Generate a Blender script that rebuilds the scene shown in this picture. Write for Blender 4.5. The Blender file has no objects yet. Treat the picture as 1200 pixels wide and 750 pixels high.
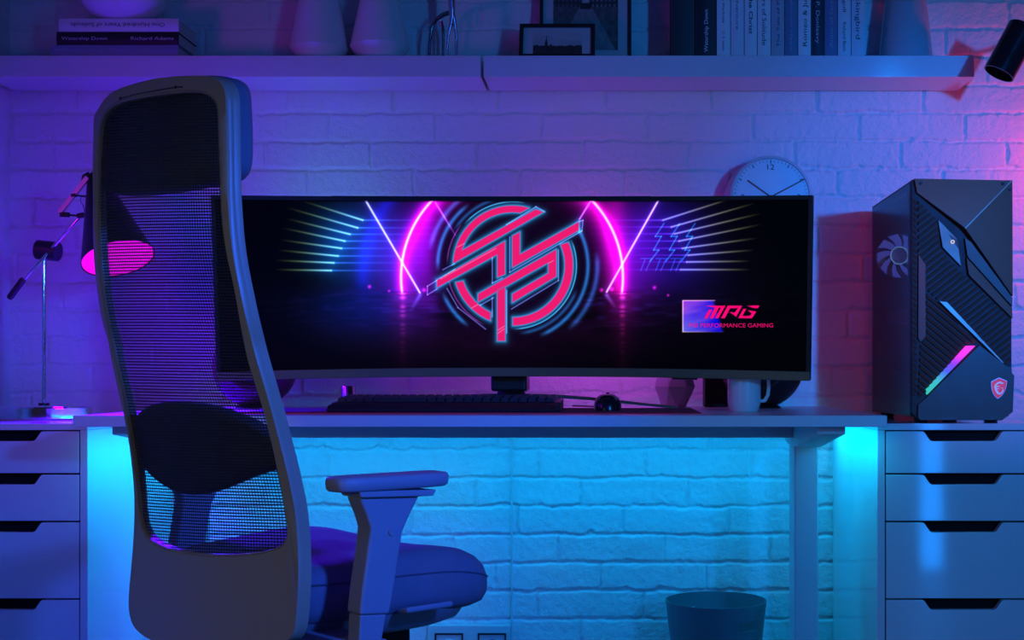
import bpy, bmesh, math, random
import numpy as np
from mathutils import Vector, Matrix

random.seed(7)
SC = bpy.context.scene
COL = SC.collection
# ---------------------------------------------------------------- camera model
F, CX, CY, CZ = 1510.0, 728.0, 442.0, 0.797      # focal length and principal point for a 1200x750 frame, eye height


def at(px, py, d):
    """Point at depth d seen at picture position px, py (used to take sizes off the photograph)."""
    return Vector(((px - CX) / F * d, d, CZ - (py - CY) / F * d))


def srgb(r, g, b):
    def c(v):
        v /= 255.0
        return v / 12.92 if v <= 0.04045 else ((v + 0.055) / 1.055) ** 2.4
    return (c(r), c(g), c(b))


# ---------------------------------------------------------------- materials
MATS = {}


def mat(name, rgb, rough=0.5, metal=0.0, bump=None, var=0.06, spec=0.5, coat=0.0, emit=None, es=1.0, rvar=0.08):
    if name in MATS:
        return MATS[name]
    m = bpy.data.materials.new(name)
    m.use_nodes = True
    nt = m.node_tree
    b = nt.nodes['Principled BSDF']
    tc = nt.nodes.new('ShaderNodeTexCoord')
    nz = nt.nodes.new('ShaderNodeTexNoise')
    nz.inputs['Scale'].default_value = 35
    nz.inputs['Detail'].default_value = 4
    nt.links.new(tc.outputs['Object'], nz.inputs['Vector'])
    mx = nt.nodes.new('ShaderNodeMix')
    mx.data_type = 'RGBA'
    mx.inputs[6].default_value = tuple(v * (1 - var) for v in rgb) + (1,)
    mx.inputs[7].default_value = tuple(min(1, v * (1 + var)) for v in rgb) + (1,)
    nt.links.new(nz.outputs['Fac'], mx.inputs[0])
    nt.links.new(mx.outputs[2], b.inputs['Base Color'])
    mr = nt.nodes.new('ShaderNodeMapRange')
    mr.inputs[3].default_value = max(0.0, rough - rvar)
    mr.inputs[4].default_value = min(1.0, rough + rvar)
    nt.links.new(nz.outputs['Fac'], mr.inputs[0])
    nt.links.new(mr.outputs[0], b.inputs['Roughness'])
    b.inputs['Metallic'].default_value = metal
    b.inputs['Specular IOR Level'].default_value = spec
    b.inputs['Coat Weight'].default_value = coat
    if emit:
        b.inputs['Emission Color'].default_value = tuple(emit) + (1,)
        b.inputs['Emission Strength'].default_value = es
    if bump:
        n2 = nt.nodes.new('ShaderNodeTexNoise')
        n2.inputs['Scale'].default_value = bump[0]
        n2.inputs['Detail'].default_value = 5
        nt.links.new(tc.outputs['Object'], n2.inputs['Vector'])
        bp = nt.nodes.new('ShaderNodeBump')
        bp.inputs['Strength'].default_value = bump[1]
        bp.inputs['Distance'].default_value = bump[2] if len(bump) > 2 else 0.002
        nt.links.new(n2.outputs['Fac'], bp.inputs['Height'])
        nt.links.new(bp.outputs['Normal'], b.inputs['Normal'])
    MATS[name] = m
    return m


def glow(name, rgb, strength):
    """A surface that gives off light (LED strip, lamp bulb)."""
    if name in MATS:
        return MATS[name]
    m = bpy.data.materials.new(name)
    m.use_nodes = True
    nt = m.node_tree
    b = nt.nodes['Principled BSDF']
    b.inputs['Base Color'].default_value = (0.02, 0.02, 0.02, 1)
    b.inputs['Roughness'].default_value = 0.5
    b.inputs['Emission Color'].default_value = tuple(rgb) + (1,)
    b.inputs['Emission Strength'].default_value = strength
    MATS[name] = m
    return m


def attr_mat(name, emission=None, rough=0.5):
    """Colours come from the mesh's own 'picture' attribute: a print (albedo) or a lit display (emission)."""
    m = bpy.data.materials.new(name)
    m.use_nodes = True
    nt = m.node_tree
    b = nt.nodes['Principled BSDF']
    a = nt.nodes.new('ShaderNodeAttribute')
    a.attribute_name = 'picture'
    b.inputs['Roughness'].default_value = rough
    if emission is None:
        nt.links.new(a.outputs['Color'], b.inputs['Base Color'])
    else:
        b.inputs['Base Color'].default_value = (0.004, 0.004, 0.004, 1)
        b.inputs['Specular IOR Level'].default_value = 0.05
        nt.links.new(a.outputs['Color'], b.inputs['Emission Color'])
        b.inputs['Emission Strength'].default_value = emission
    return m


# ---------------------------------------------------------------- mesh builder
class MB:
    def __init__(self):
        self.v, self.f = [], []

    def add(self, vs, fs):
        b = len(self.v)
        self.v.extend(tuple(x) for x in vs)
        self.f.extend(tuple(b + i for i in f) for f in fs)
        return self

    def box(self, x0, x1, y0, y1, z0, z1):
        vs = [(x0, y0, z0), (x1, y0, z0), (x1, y1, z0), (x0, y1, z0), (x0, y0, z1), (x1, y0, z1), (x1, y1, z1), (x0, y1, z1)]
        return self.add(vs, [(0, 3, 2, 1), (4, 5, 6, 7), (0, 1, 5, 4), (1, 2, 6, 5), (2, 3, 7, 6), (3, 0, 4, 7)])

    def obox(self, c, ax, ay, az):
        """Box from a centre and three half-axis vectors."""
        c, ax, ay, az = Vector(c), Vector(ax), Vector(ay), Vector(az)
        vs = [c + sx * ax + sy * ay + sz * az for sz in (-1, 1) for sx, sy in ((-1, -1), (1, -1), (1, 1), (-1, 1))]
        return self.add(vs, [(0, 3, 2, 1), (4, 5, 6, 7), (0, 1, 5, 4), (1, 2, 6, 5), (2, 3, 7, 6), (3, 0, 4, 7)])

    def prism(self, poly, ext):
        """Closed solid from a planar outline and an extrusion vector."""
        ext = Vector(ext)
        n = len(poly)
        vs = [Vector(p) for p in poly] + [Vector(p) + ext for p in poly]
        fs = [tuple(range(n)), tuple(reversed(range(n, 2 * n)))]
        fs += [(i, n + i, n + (i + 1) % n, (i + 1) % n) for i in range(n)]
        return self.add(vs, fs)

    def cyl(self, p0, p1, r0, r1=None, n=24, caps=True):
        r1 = r0 if r1 is None else r1
        p0, p1 = Vector(p0), Vector(p1)
        a = (p1 - p0).normalized()
        u = a.orthogonal().normalized()
        w = a.cross(u)
        vs = []
        for p, r in ((p0, r0), (p1, r1)):
            for i in range(n):
                t = 2 * math.pi * i / n
                vs.append(p + r * (math.cos(t) * u + math.sin(t) * w))
        fs = [(i, (i + 1) % n, n + (i + 1) % n, n + i) for i in range(n)]
        if caps:
            fs += [tuple(reversed(range(n))), tuple(range(n, 2 * n))]
        return self.add(vs, fs)

    def lathe(self, prof, origin, axis=(0, 0, 1), n=40, close=False):
        """Profile of (radius, height) about an axis through origin."""
        o, a = Vector(origin), Vector(axis).normalized()
        u = Vector((1, 0, 0)) if abs(a.x) < 0.9 else Vector((0, 1, 0))
        u = (u - a * u.dot(a)).normalized()
        w = a.cross(u)
        vs = []
        for r, h in prof:
            for i in range(n):
                t = 2 * math.pi * i / n
                vs.append(o + a * h + max(r, 1e-5) * (math.cos(t) * u + math.sin(t) * w))
        fs = []
        m = len(prof)
        for k in range(m if close else m - 1):
            k2 = (k + 1) % m
            for i in range(n):
                j = (i + 1) % n
                fs.append((k * n + i, k * n + j, k2 * n + j, k2 * n + i))
        if not close:
            fs.append(tuple(reversed(range(n))))
            fs.append(tuple(range((m - 1) * n, m * n)))
        return self.add(vs, fs)

    def tube(self, pts, r, n=10):
        """Round bar along a path; r a number or one radius per point."""
        pts = [Vector(p) for p in pts]
        rs = r if isinstance(r, (list, tuple)) else [r] * len(pts)
        m = len(pts)
        tang = [(pts[min(i + 1, m - 1)] - pts[max(i - 1, 0)]).normalized() for i in range(m)]
        u = tang[0].orthogonal().normalized()
        vs = []
        for i in range(m):
            u = (u - tang[i] * u.dot(tang[i])).normalized()
            w = tang[i].cross(u)
            for k in range(n):
                t = 2 * math.pi * k / n
                vs.append(pts[i] + rs[i] * (math.cos(t) * u + math.sin(t) * w))
        fs = [(i * n + k, i * n + (k + 1) % n, (i + 1) * n + (k + 1) % n, (i + 1) * n + k) for i in range(m - 1) for k in range(n)]
        fs += [tuple(reversed(range(n))), tuple(range((m - 1) * n, m * n))]
        return self.add(vs, fs)

    def build(self, name, m, parent=None, bevel=0.0, seg=2, angle=38, fix=True, sub=0):
        me = bpy.data.meshes.new(name)
        off = Vector((0, 0, 0))
        p = parent
        while p is not None:
            off += p.location
            p = p.parent
        me.from_pydata([(x - off.x, y - off.y, z - off.z) for x, y, z in self.v], [], self.f)
        bm = bmesh.new()
        bm.from_mesh(me)
        if fix:
            bmesh.ops.recalc_face_normals(bm, faces=bm.faces)
        lim = math.radians(angle)
        for f in bm.faces:
            f.smooth = True
        for e in bm.edges:
            if len(e.link_faces) != 2 or e.calc_face_angle(0) > lim:
                e.smooth = False
        bm.to_mesh(me)
        bm.free()
        me.materials.append(m)
        o = bpy.data.objects.new(name, me)
        COL.objects.link(o)
        if parent is not None:
            o.parent = parent
        if bevel > 0:
            b = o.modifiers.new('edge', 'BEVEL')
            b.width, b.segments, b.limit_method, b.angle_limit = bevel, seg, 'ANGLE', math.radians(30)
            b.harden_normals = True
        if sub:
            s = o.modifiers.new('smooth', 'SUBSURF')
            s.levels = s.render_levels = sub
        return o


def tag(o, label=None, cat=None, group=None, kind=None):
    if label:
        o['label'] = label
    if cat:
        o['category'] = cat
    if group:
        o['group'] = group
    if kind:
        o['kind'] = kind
    return o


def thing(name, loc, label, cat, group=None):
    o = bpy.data.objects.new(name, None)
    o.empty_display_size = 0.05
    COL.objects.link(o)
    o.location = loc
    return tag(o, label, cat, group)


def text_geo(body, bold=False):
    """Letter outlines of a line of text as (points, faces), 1 unit wide, baseline at 0; second value is the height."""
    cu = bpy.data.curves.new('words', 'FONT')
    cu.body = body
    cu.size = 1.0
    cu.resolution_u = 3
    if bold:
        cu.offset = 0.012
    ob = bpy.data.objects.new('words', cu)
    COL.objects.link(ob)
    dg = bpy.context.evaluated_depsgraph_get()
    dg.update()
    me = bpy.data.meshes.new_from_object(ob.evaluated_get(dg))
    pts = [(v.co.x, v.co.y) for v in me.vertices]
    fs = [tuple(p.vertices) for p in me.polygons]
    bpy.data.objects.remove(ob)
    bpy.data.curves.remove(cu)
    bpy.data.meshes.remove(me)
    x0 = min(p[0] for p in pts)
    x1 = max(p[0] for p in pts)
    w = x1 - x0
    return [((x - x0) / w, y / w) for x, y in pts], fs, 0.72 / w


def lettering(body, origin, right, up, width, height, m, parent, bold=False, name='lettering', label=None):
    """Flat printed words: origin = left end of the baseline, cap height and length given."""
    pts, fs, h = text_geo(body, bold)
    o, r, u = Vector(origin), Vector(right).normalized(), Vector(up).normalized()
    mb = MB()
    mb.add([o + r * x * width + u * y / h * height for x, y in pts], fs)
    ob = mb.build(name, m, parent, fix=False)
    if label:
        ob['label'] = label
    return ob


def vnoise(x, z, scale, seed):
    """Smooth value noise on numpy arrays, -1..1."""
    rng = np.random.RandomState(seed)
    g = rng.rand(256, 256) * 2 - 1
    xs, zs = x / scale + 31.7, z / scale + 57.3
    xi, zi = np.floor(xs).astype(int), np.floor(zs).astype(int)
    fx, fz = xs - xi, zs - zi
    fx, fz = fx * fx * (3 - 2 * fx), fz * fz * (3 - 2 * fz)
    a, b = g[xi % 256, zi % 256], g[(xi + 1) % 256, zi % 256]
    c, d = g[xi % 256, (zi + 1) % 256], g[(xi + 1) % 256, (zi + 1) % 256]
    return (a * (1 - fx) + b * fx) * (1 - fz) + (c * (1 - fx) + d * fx) * fz


# ---------------------------------------------------------------- the setting
WALL_Y, LEFT_X = 3.28, -1.555
m_wall = mat('painted_brick', (0.74, 0.74, 0.76), 0.55, bump=(190, 0.9, 0.0024), var=0.03)
PITCH, BLEN, SHIFT = 0.0716, 0.2696, 0.1109


def brick_relief(X, Z):
    """Relief of a painted brick wall in metres (joints are negative)."""
    wob = 0.0028 * vnoise(X, Z, 0.03, 1) + 0.0018 * vnoise(X, Z, 0.009, 2)
    Zw = Z + wob + 0.002 * vnoise(X, Z, 0.16, 3)
    row = np.floor((Zw - 0.3957) / PITCH)
    fz = (Zw - 0.3957) - row * PITCH
    k = 15 - row
    x0 = (585 - 728) / 460.0 + SHIFT * (k + 0)
    jit = 0.012 * np.sin(row * 12.9898)
    Xw = X + 0.0020 * vnoise(X, Z, 0.012, 4) - x0 - jit
    col = np.floor(Xw / BLEN)
    fx = Xw - col * BLEN
    dz = np.minimum(fz, PITCH - fz)
    dx = np.minimum(fx, BLEN - fx)
    rag = 0.0014 * vnoise(X, Z, 0.014, 5)
    chip = np.clip(vnoise(X, Z, 0.045, 11) - 0.25, 0, 1) * 0.016 * (0.6 + 0.4 * vnoise(X, Z, 0.008, 12))
    dz = np.minimum(np.maximum(fz - chip, 0), PITCH - fz)
    ez = np.clip((dz - 0.0012 + rag) / 0.0046, 0, 1)
    ex = np.clip((dx - 0.0008 + rag) / 0.0042, 0, 1)
    e = np.minimum(ez * ez * (3 - 2 * ez), ex * ex * (3 - 2 * ex))
    rnd = np.sin(row * 78.233 + col * 37.719) * 43758.5453
    rnd = rnd - np.floor(rnd)
    rnd2 = np.sin(row * 15.13 + col * 91.7) * 9631.77
    rnd2 = rnd2 - np.floor(rnd2)
    h = -0.0062 * (1 - e)
    h += e * ((rnd - 0.5) * 0.0022 + (rnd2 - 0.5) * 0.0016 * (fz / PITCH - 0.5) * 2)
    h += 0.0007 * vnoise(X, Z, 0.05, 6) + 0.0008 * vnoise(X, Z, 0.012, 7) + 0.0006 * vnoise(X, Z, 0.0065, 8)
    crack = np.abs(vnoise(X, Z * 2.2, 0.11, 9))
    h -= e * 0.0016 * np.clip(1 - crack / 0.02, 0, 1) * (vnoise(X, Z, 0.3, 10) > 0.15)
    return h


def relief_wall(name, u0, u1, z0, z1, step, place, ushift=0.0):
    nu, nz = int((u1 - u0) / step) + 1, int((z1 - z0) / step) + 1
    U, Z = np.meshgrid(np.linspace(u0, u1, nu), np.linspace(z0, z1, nz))
    H = brick_relief(U + ushift, Z)
    co = place(U, Z, H).reshape(-1, 3).astype(np.float32)
    idx = np.arange(nu * nz).reshape(nz, nu)
    q = np.stack([idx[:-1, :-1], idx[:-1, 1:], idx[1:, 1:], idx[1:, :-1]], -1).reshape(-1, 4).astype(np.int32)
    me = bpy.data.meshes.new(name)
    me.vertices.add(len(co))
    me.vertices.foreach_set('co', co.ravel())
    me.loops.add(q.size)
    me.loops.foreach_set('vertex_index', q.ravel())
    me.polygons.add(len(q))
    me.polygons.foreach_set('loop_start', np.arange(0, q.size, 4, dtype=np.int32))
    me.update()
    me.validate()
    for p in me.polygons:
        p.use_smooth = True
    me.materials.append(m_wall)
    o = bpy.data.objects.new(name, me)
    COL.objects.link(o)
    return tag(o, kind='structure')


relief_wall('wall_back', LEFT_X - 0.03, 1.75, 0.0, 2.36, 0.0032, lambda U, Z, H: np.stack([U, WALL_Y - H, Z], -1))
relief_wall('wall_left', -0.6, WALL_Y + 0.03, 0.0, 2.36, 0.012, lambda U, Z, H: np.stack([LEFT_X + H, U, Z], -1), 0.4)
fl = MB().box(LEFT_X - 0.1, 1.75, -0.6, WALL_Y + 0.1, -0.05, 0.0).build('floor', mat('floor_boards', (0.20, 0.19, 0.20), 0.4, bump=(60, 0.1), var=0.15))
tag(fl, kind='structure')

# ---------------------------------------------------------------- shared materials
m_white = mat('white_lacquer', (0.72, 0.72, 0.75), 0.30, var=0.02, rvar=0.04)
m_drawer = mat('white_drawer_lacquer', (0.66, 0.66, 0.70), 0.065, var=0.008, rvar=0.003)
m_shelf = mat('white_shelf_lacquer', (0.72, 0.72, 0.75), 0.11, var=0.02, rvar=0.01)
m_leg = mat('white_powder_coat', (0.62, 0.63, 0.66), 0.45, var=0.03)
m_ceramic = mat('white_ceramic', (0.82, 0.82, 0.84), 0.20, var=0.03, coat=0.2)
m_black = mat('black_plastic', (0.012, 0.012, 0.014), 0.42, var=0.1)
m_black_gloss = mat('black_gloss', (0.008, 0.008, 0.010), 0.18, var=0.1)
m_chrome = mat('chrome', (0.75, 0.75, 0.77), 0.08, metal=1.0, rvar=0.03)
m_cavity = mat('cavity_shade_black', (0.012, 0.012, 0.014), 0.9, spec=0.1)
m_ink_dark = mat('dark_print', (0.03, 0.03, 0.05), 0.6)
m_ink_light = mat('pale_print', (0.62, 0.62, 0.66), 0.6)
m_paper = mat('book_pages', (0.62, 0.60, 0.57), 0.8, bump=(300, 0.1))
# ---------------------------------------------------------------- drawer cabinets
CAB_Y = 2.70            # plane of the drawer fronts
CAB_D, CAB_W, CAB_H = 0.565, 0.36, 0.70
DRAWER_Z = [0.6835, 0.5925, 0.4925, 0.3300, 0.1680]    # top edges of the five fronts


def cabinet(x0, label):
    x1 = x0 + CAB_W
    xm = (x0 + x1) / 2
    y0, y1 = CAB_Y, CAB_Y + CAB_D
    t = thing('drawer_cabinet', (xm, (y0 + y1) / 2, 0), label, 'cabinet', 'white five-drawer cabinets')
    b = MB()
    b.box(x0, x0 + 0.016, y0, y1, 0.0, CAB_H - 0.0142)
    b.box(x1 - 0.016, x1, y0, y1, 0.0, CAB_H - 0.0142)
    b.box(x0, x1, y0 - 0.001, y1, CAB_H - 0.014, CAB_H)
    b.build('carcass', m_drawer, t, bevel=0.0012)
    c = MB()
    c.box(x0 + 0.0165, x1 - 0.0165, y0 + 0.030, y1 - 0.002, 0.015, CAB_H - 0.016)
    c.build('cavity_shade_block', m_cavity, t)  # near-black block: shade inside the cabinet put into the colour
    for k, zt in enumerate(DRAWER_Z):
        zb = (DRAWER_Z[k + 1] + 0.0035) if k < 4 else 0.018
        xa, xb = x0 + 0.0185, x1 - 0.0185
        hw, hb, dp = 0.0845, 0.0665, 0.0205
        poly = [(xa, zb), (xb, zb), (xb, zt), (xm + hw + 0.004, zt)]
        # rounded shoulders of the finger notch
        for q in range(1, 5):
            a = q / 5
            poly.append((xm + hw - 0.006 * a * a, zt - 0.004 * a * a))
        poly += [(xm + hb + 0.003, zt - dp + 0.002), (xm + hb - 0.002, zt - dp), (xm - hb + 0.002, zt - dp), (xm - hb - 0.003, zt - dp + 0.002)]
        for q in range(4, 0, -1):
            a = q / 5
            poly.append((xm - hw + 0.006 * a * a, zt - 0.004 * a * a))
        poly += [(xm - hw - 0.004, zt), (xa, zt)]
        MB().prism([(x, y0, z) for x, z in poly], (0, 0.018, 0)).build('drawer', m_drawer, t, bevel=0.0012)
    return t


cabinet(0.5367, 'white lacquered five-drawer cabinet carrying the black computer tower')
cabinet(-1.118 - CAB_W, 'white lacquered five-drawer cabinet under the chrome desk lamp, against the left wall')

# ---------------------------------------------------------------- desk
DY0, DY1 = 2.452, 3.245
DX0, DX1 = -1.044, 0.506
DZ = 0.724
desk = thing('standing_desk', (-0.27, 2.85, 0), 'long white desk standing between the two drawer cabinets', 'desk')
MB().box(DX0, DX1, DY0, DY1, 0.7022, DZ).build('desktop', m_white, desk, bevel=0.0012)
for sx, xc in ((1, 0.4075), (-1, -0.9605)):
    MB().box(xc - 0.0265, xc + 0.0265, 2.835, 2.925, 0.025, 0.690).build('leg', m_leg, desk, bevel=0.004)
    prof = [(2.50, 0.7015), (2.50, 0.686), (2.80, 0.645), (2.96, 0.645), (3.2, 0.682), (3.2, 0.7015)]
    MB().prism([(xc - 0.0275, y, z) for y, z in prof], (0.055, 0, 0)).build('support_arm', m_leg, desk, bevel=0.002)
    MB().box(xc - 0.034, xc + 0.034, 2.52, 3.22, 0.0, 0.026).build('foot', m_leg, desk, bevel=0.004)
MB().box(-0.933, 0.380, 2.845, 2.900, 0.663, 0.7015).build('crossbeam', m_leg, desk, bevel=0.003)

# LED strip: a flexible band stuck under the desk's rear and side edges, lit
strip = thing('led_strip', (-0.27, 3.2, 0.70), 'glowing cyan LED strip stuck under the rear and side edges of the desk', 'light strip')
m_led = glow('cyan_led', (0.0, 0.55, 1.0), 3.0)
MB().box(DX0 + 0.01, DX1 - 0.01, 3.080, 3.090, 0.6985, 0.7015).build('rear_run', m_led, strip)
MB().box(DX1 - 0.020, DX1 - 0.011, 2.62, 3.18, 0.6985, 0.7015).build('side_run', m_led, strip)
MB().box(DX0 + 0.011, DX0 + 0.020, 2.62, 3.18, 0.6985, 0.7015).build('side_run', m_led, strip)

# ---------------------------------------------------------------- wall shelves
SY0, SY1, SZ0, SZ1 = 3.12, 3.272, 1.524, 1.576


def shelf(xa, xb, label):
    t = thing('wall_shelf', ((xa + xb) / 2, 3.2, SZ0), label, 'shelf', 'floating white wall shelves')
    MB().box(xa, xb, SY0, SY1, SZ0, SZ1).build('board', m_shelf, t, bevel=0.0012)
    MB().box(xa + 0.02, xb - 0.02, 3.2725, 3.2795, SZ0 + 0.008, SZ1 - 0.008).build('wall_bracket', m_leg, t)


shelf(-1.546, -0.3405, 'left white floating shelf carrying two vases and a lying book pile')
shelf(-0.3335, 0.855, 'right white floating shelf carrying framed pictures and a row of upright books')

# ---------------------------------------------------------------- mains sockets and cable
sock = thing('wall_socket', (-0.375, 3.26, 0.1), 'pale double wall socket with two black square surrounds, low on the brick wall', 'socket')
pz = CZ - (731 - CY) / 460.0
px0, px1 = (502 - CX) / 460.0, (599 - CX) / 460.0
MB().box(px0, px1, 3.262, 3.279, pz - 0.105, pz).build('back_box', mat('socket_white', (0.6, 0.6, 0.63), 0.4), sock, bevel=0.003)
for a, b, m_in in ((511, 544, 'socket_pale'), (561, 594, 'socket_grey')):
    xa, xb = (a - CX) / 460.0, (b - CX) / 460.0
    zt = CZ - (740 - CY) / 460.0
    w = xb - xa
    fr = MB()
    for q in ((xa, xb, zt - 0.004, zt), (xa, xb, zt - w, zt - w + 0.004), (xa, xa + 0.004, zt - w + 0.004, zt - 0.004), (xb - 0.004, xb, zt - w + 0.004, zt - 0.004)):
        fr.box(q[0], q[1], 3.2585, 3.2619, q[2], q[3])
    fr.build('surround', m_black, sock)
    rr = MB().lathe([(0.0215, 0), (0.0215, 0.004), (0.0185, 0.005), (0.0175, -0.006 + 0.004)], ((xa + xb) / 2, 3.2617, zt - w / 2), (0, -1, 0), 32)
    rr.build('outlet', mat(m_in, (0.75, 0.75, 0.78) if m_in == 'socket_pale' else (0.25, 0.25, 0.28), 0.35), sock)
cab = MB().tube([((600.3 - CX) / 460.0, 3.268, z) for z in (0.0, 0.15, 0.3, 0.45, 0.6, 0.715)], 0.0028, 8).build('power_cable', mat('cable_white', (0.62, 0.62, 0.65), 0.5))
tag(cab, 'thin white cable running straight down the brick wall beneath the desk', 'cable')

# ---------------------------------------------------------------- waste bin
bc = Vector((0.228, 3.10, 0.0))
bin_ = thing('waste_bin', bc, 'blue-grey plastic waste bin with a slot handle on the floor under the desk', 'bin')


def bin_wall():
    n, m = 64, 22
    rb, rt, h, th = 0.092, 0.1215, 0.262, 0.003
    vs, fs = [], []
    hole = lambda i, k: False
    for side in (0, 1):
        for k in range(m + 1):
            z = 0.004 + (h - 0.004) * k / m
            r = rb + (rt - rb) * k / m - side * th
            for i in range(n):
                t = 2 * math.pi * i / n
                vs.append((bc.x + r * math.cos(t), bc.y + r * math.sin(t), z))
    ring = (m + 1) * n
    # handle slots near the rim on two opposite sides
    def cut(i, k):
        a = (360.0 * (i + 0.5) / n) % 180
        return 17 <= k <= 18 and 105 - 90 < 0 or (17 <= k <= 18 and (abs(((360.0 * (i + 0.5) / n) - 306 + 180) % 360 - 180) < 14 or abs(((360.0 * (i + 0.5) / n) - 126 + 180) % 360 - 180) < 14))
    for k in range(m):
        for i in range(n):
            j = (i + 1) % n
            if cut(i, k):
                continue
            fs.append((k * n + i, k * n + j, (k + 1) * n + j, (k + 1) * n + i))
            fs.append((ring + k * n + j, ring + k * n + i, ring + (k + 1) * n + i, ring + (k + 1) * n + j))
            for (ii, kk, e) in (((i + 1) % n, k, 'r'), ((i - 1) % n, k, 'l')):
                if cut(ii, kk):
                    c = j if e == 'r' else i
                    fs.append((k * n + c, ring + k * n + c, ring + (k + 1) * n + c, (k + 1) * n + c))
            if k + 1 < m and cut(i, k + 1):
                fs.append(((k + 1) * n + i, (k + 1) * n + j, ring + (k + 1) * n + j, ring + (k + 1) * n + i))
            if k > 0 and cut(i, k - 1):
                fs.append((k * n + i, ring + k * n + i, ring + k * n + j, k * n + j))
    for i in range(n):
        j = (i + 1) % n
        fs.append((m * n + i, m * n + j, ring + m * n + j, ring + m * n + i))
    return MB().add(vs, fs)


m_bin = mat('blue_grey_plastic', (0.10, 0.16, 0.19), 0.5)
bin_wall().build('bin_wall', m_bin, bin_, angle=50)
MB().lathe([(0.0, 0.0), (0.0925, 0.0), (0.0925, 0.004), (0.0, 0.004)], bc, n=64).build('bin_base', m_bin, bin_)

# ---------------------------------------------------------------- shelf: pile of lying books on the left
SH = SZ1 + 0.0003
SD = 3.126                       # front plane of the things on the shelf
sc_ = F / SD


def sx(px):
    return (px - CX) / sc_


def sz(py):
    return CZ - (py - CY) / sc_


def lying_book(x0, x1, z0, z1, col, label, words, y0=SD, depth=0.135, yaw=0.0):
    """Book lying flat, spine to the room."""
    t = thing('book', ((x0 + x1) / 2, y0 + depth / 2, z0), label, 'book', 'books lying in a pile on the left shelf')
    b = MB()
    th = 0.0022
    b.box(x0, x1, y0 + 0.002, y0 + depth, z0, z0 + th)
    b.box(x0, x1, y0 + 0.002, y0 + depth, z1 - th, z1)
    # rounded spine
    n = 8
    pr = [(y0 + 0.0025 - 0.0025 * math.sin(math.pi * i / n), z0 + (z1 - z0) * i / n) for i in range(n + 1)]
    pr += [(y0 + 0.0042, z1 - 0.0005), (y0 + 0.0042, z0 + 0.0005)]
    b.prism([(x0, y, z) for y, z in pr], (x1 - x0, 0, 0))
    b.build('cover', col, t)
    MB().box(x0 + 0.003, x1 - 0.003, y0 + 0.0045, y0 + depth - 0.003, z0 + th + 0.0002, z1 - th - 0.0002).build('pages', m_paper, t)
    h = z1 - z0
    for (w, xa, ln, flip, ink, cap) in words:
        yy = y0 - 0.0006
        if flip:
            lettering(w, (xa + ln, yy, (z0 + z1) / 2 + cap / 2), (-1, 0, 0), (0, 0, -1), ln, cap, ink, t)
        else:
            lettering(w, (xa, yy, (z0 + z1) / 2 - cap / 2), (1, 0, 0), (0, 0, 1), ln, cap, ink, t)
    return t


z1_, z2_, z3_ = SH + 0.0268, SH + 0.0268 + 0.0322, SH + 0.0268 + 0.0322 + 0.0322
bk_blue = mat('book_cover_dusty_blue', (0.24, 0.30, 0.42), 0.55)
bk_black = mat('book_cover_black', (0.012, 0.012, 0.02), 0.5)
bk_white = mat('book_cover_pale', (0.78, 0.78, 0.80), 0.55)
m_ink_faint = mat('faint_print', (0.36, 0.42, 0.54), 0.6)
lying_book(sx(60), sx(209), SH, z1_, bk_blue, 'dusty blue book with faint upside-down spine title, bottom of the shelf pile',
           [('The Elegant Universe Hidden Kingdom', sx(64), sx(150) - sx(64), True, m_ink_faint, 0.0085)])
lying_book(sx(66), sx(209), z1_ + 0.0003, z2_, bk_black, 'black book with pale serif lettering, middle of the lying shelf pile',
           [('Watership Down', sx(72), sx(125.5) - sx(72), False, m_ink_light, 0.0085), ('Richard Adams', sx(153.5), sx(203.5) - sx(153.5), False, m_ink_light, 0.0085)])
lying_book(sx(69), sx(209), z2_ + 0.0003, z3_, bk_white, 'pale book with upside-down dark lettering, topmost of the lying shelf pile',
           [('One Hundred Years of Solitude', sx(83), sx(193) - sx(83), True, m_ink_dark, 0.0100)])

# round bowl vase standing on the pile (its upper half is above the frame)
rb_o = Vector((sx(145) * 3.172 / SD, 3.172, z3_ + 0.0006))
prof = [(0.0, 0.0), (0.034, 0.0), (0.038, 0.0012)]
for i in range(1, 17):
    a = -math.pi / 2 + math.pi * (0.14 + 0.66 * i / 16)
    prof.append((0.099 * math.cos(a), 0.0585 + 0.0610 * math.sin(a)))
prof += [(0.052, 0.112), (0.049, 0.110)]
rv = MB().lathe(prof, rb_o, n=56).build('round_vase', m_ceramic)
rv.location = (0, 0, 0)
tag(rv, 'round white ceramic vase standing on the pile of lying books', 'vase')


# ---------------------------------------------------------------- shelf: faceted white vases
def tapered_vase(cx, rmax, rbot, rtop, htot, zmax, label, n=40, m=None, name='tapered_vase', group='tapered white vases on the left shelf', cy=None):
    o = Vector((cx, SD + 0.075 if cy is None else cy, SH))
    pr = [(0.0, 0.0), (rbot - 0.002, 0.0), (rbot, 0.0015), (rmax - 0.0012, zmax - 0.002), (rmax, zmax), (rmax - 0.0012, zmax + 0.003),
          (rtop, htot), (rtop - 0.003, htot), (rmax - 0.006, zmax + 0.004), (rbot - 0.004, 0.005), (0.0, 0.005)]
    v = MB().lathe(pr, o, n=n).build(name, m or m_ceramic, angle=28)
    return tag(v, label, 'vase', group)


tapered_vase(sx(374) * (SD + 0.075) / SD, 0.0715, 0.050, 0.026, 0.30, 0.036, 'white tapering ceramic vase nearer the lying books, left of its twin')
tapered_vase(sx(445) * (SD + 0.075) / SD, 0.0735, 0.048, 0.026, 0.26, 0.040, 'white tapering ceramic vase beside the chrome sculpture, right of its twin')

# ---------------------------------------------------------------- chrome sculpture
cs = thing('chrome_sculpture', (sx(530), SD + 0.04, SH), 'slim chrome two-legged abstract sculpture at the right end of the left shelf', 'sculpture')
yb = SD + 0.035
k_ = (yb) / F


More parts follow.
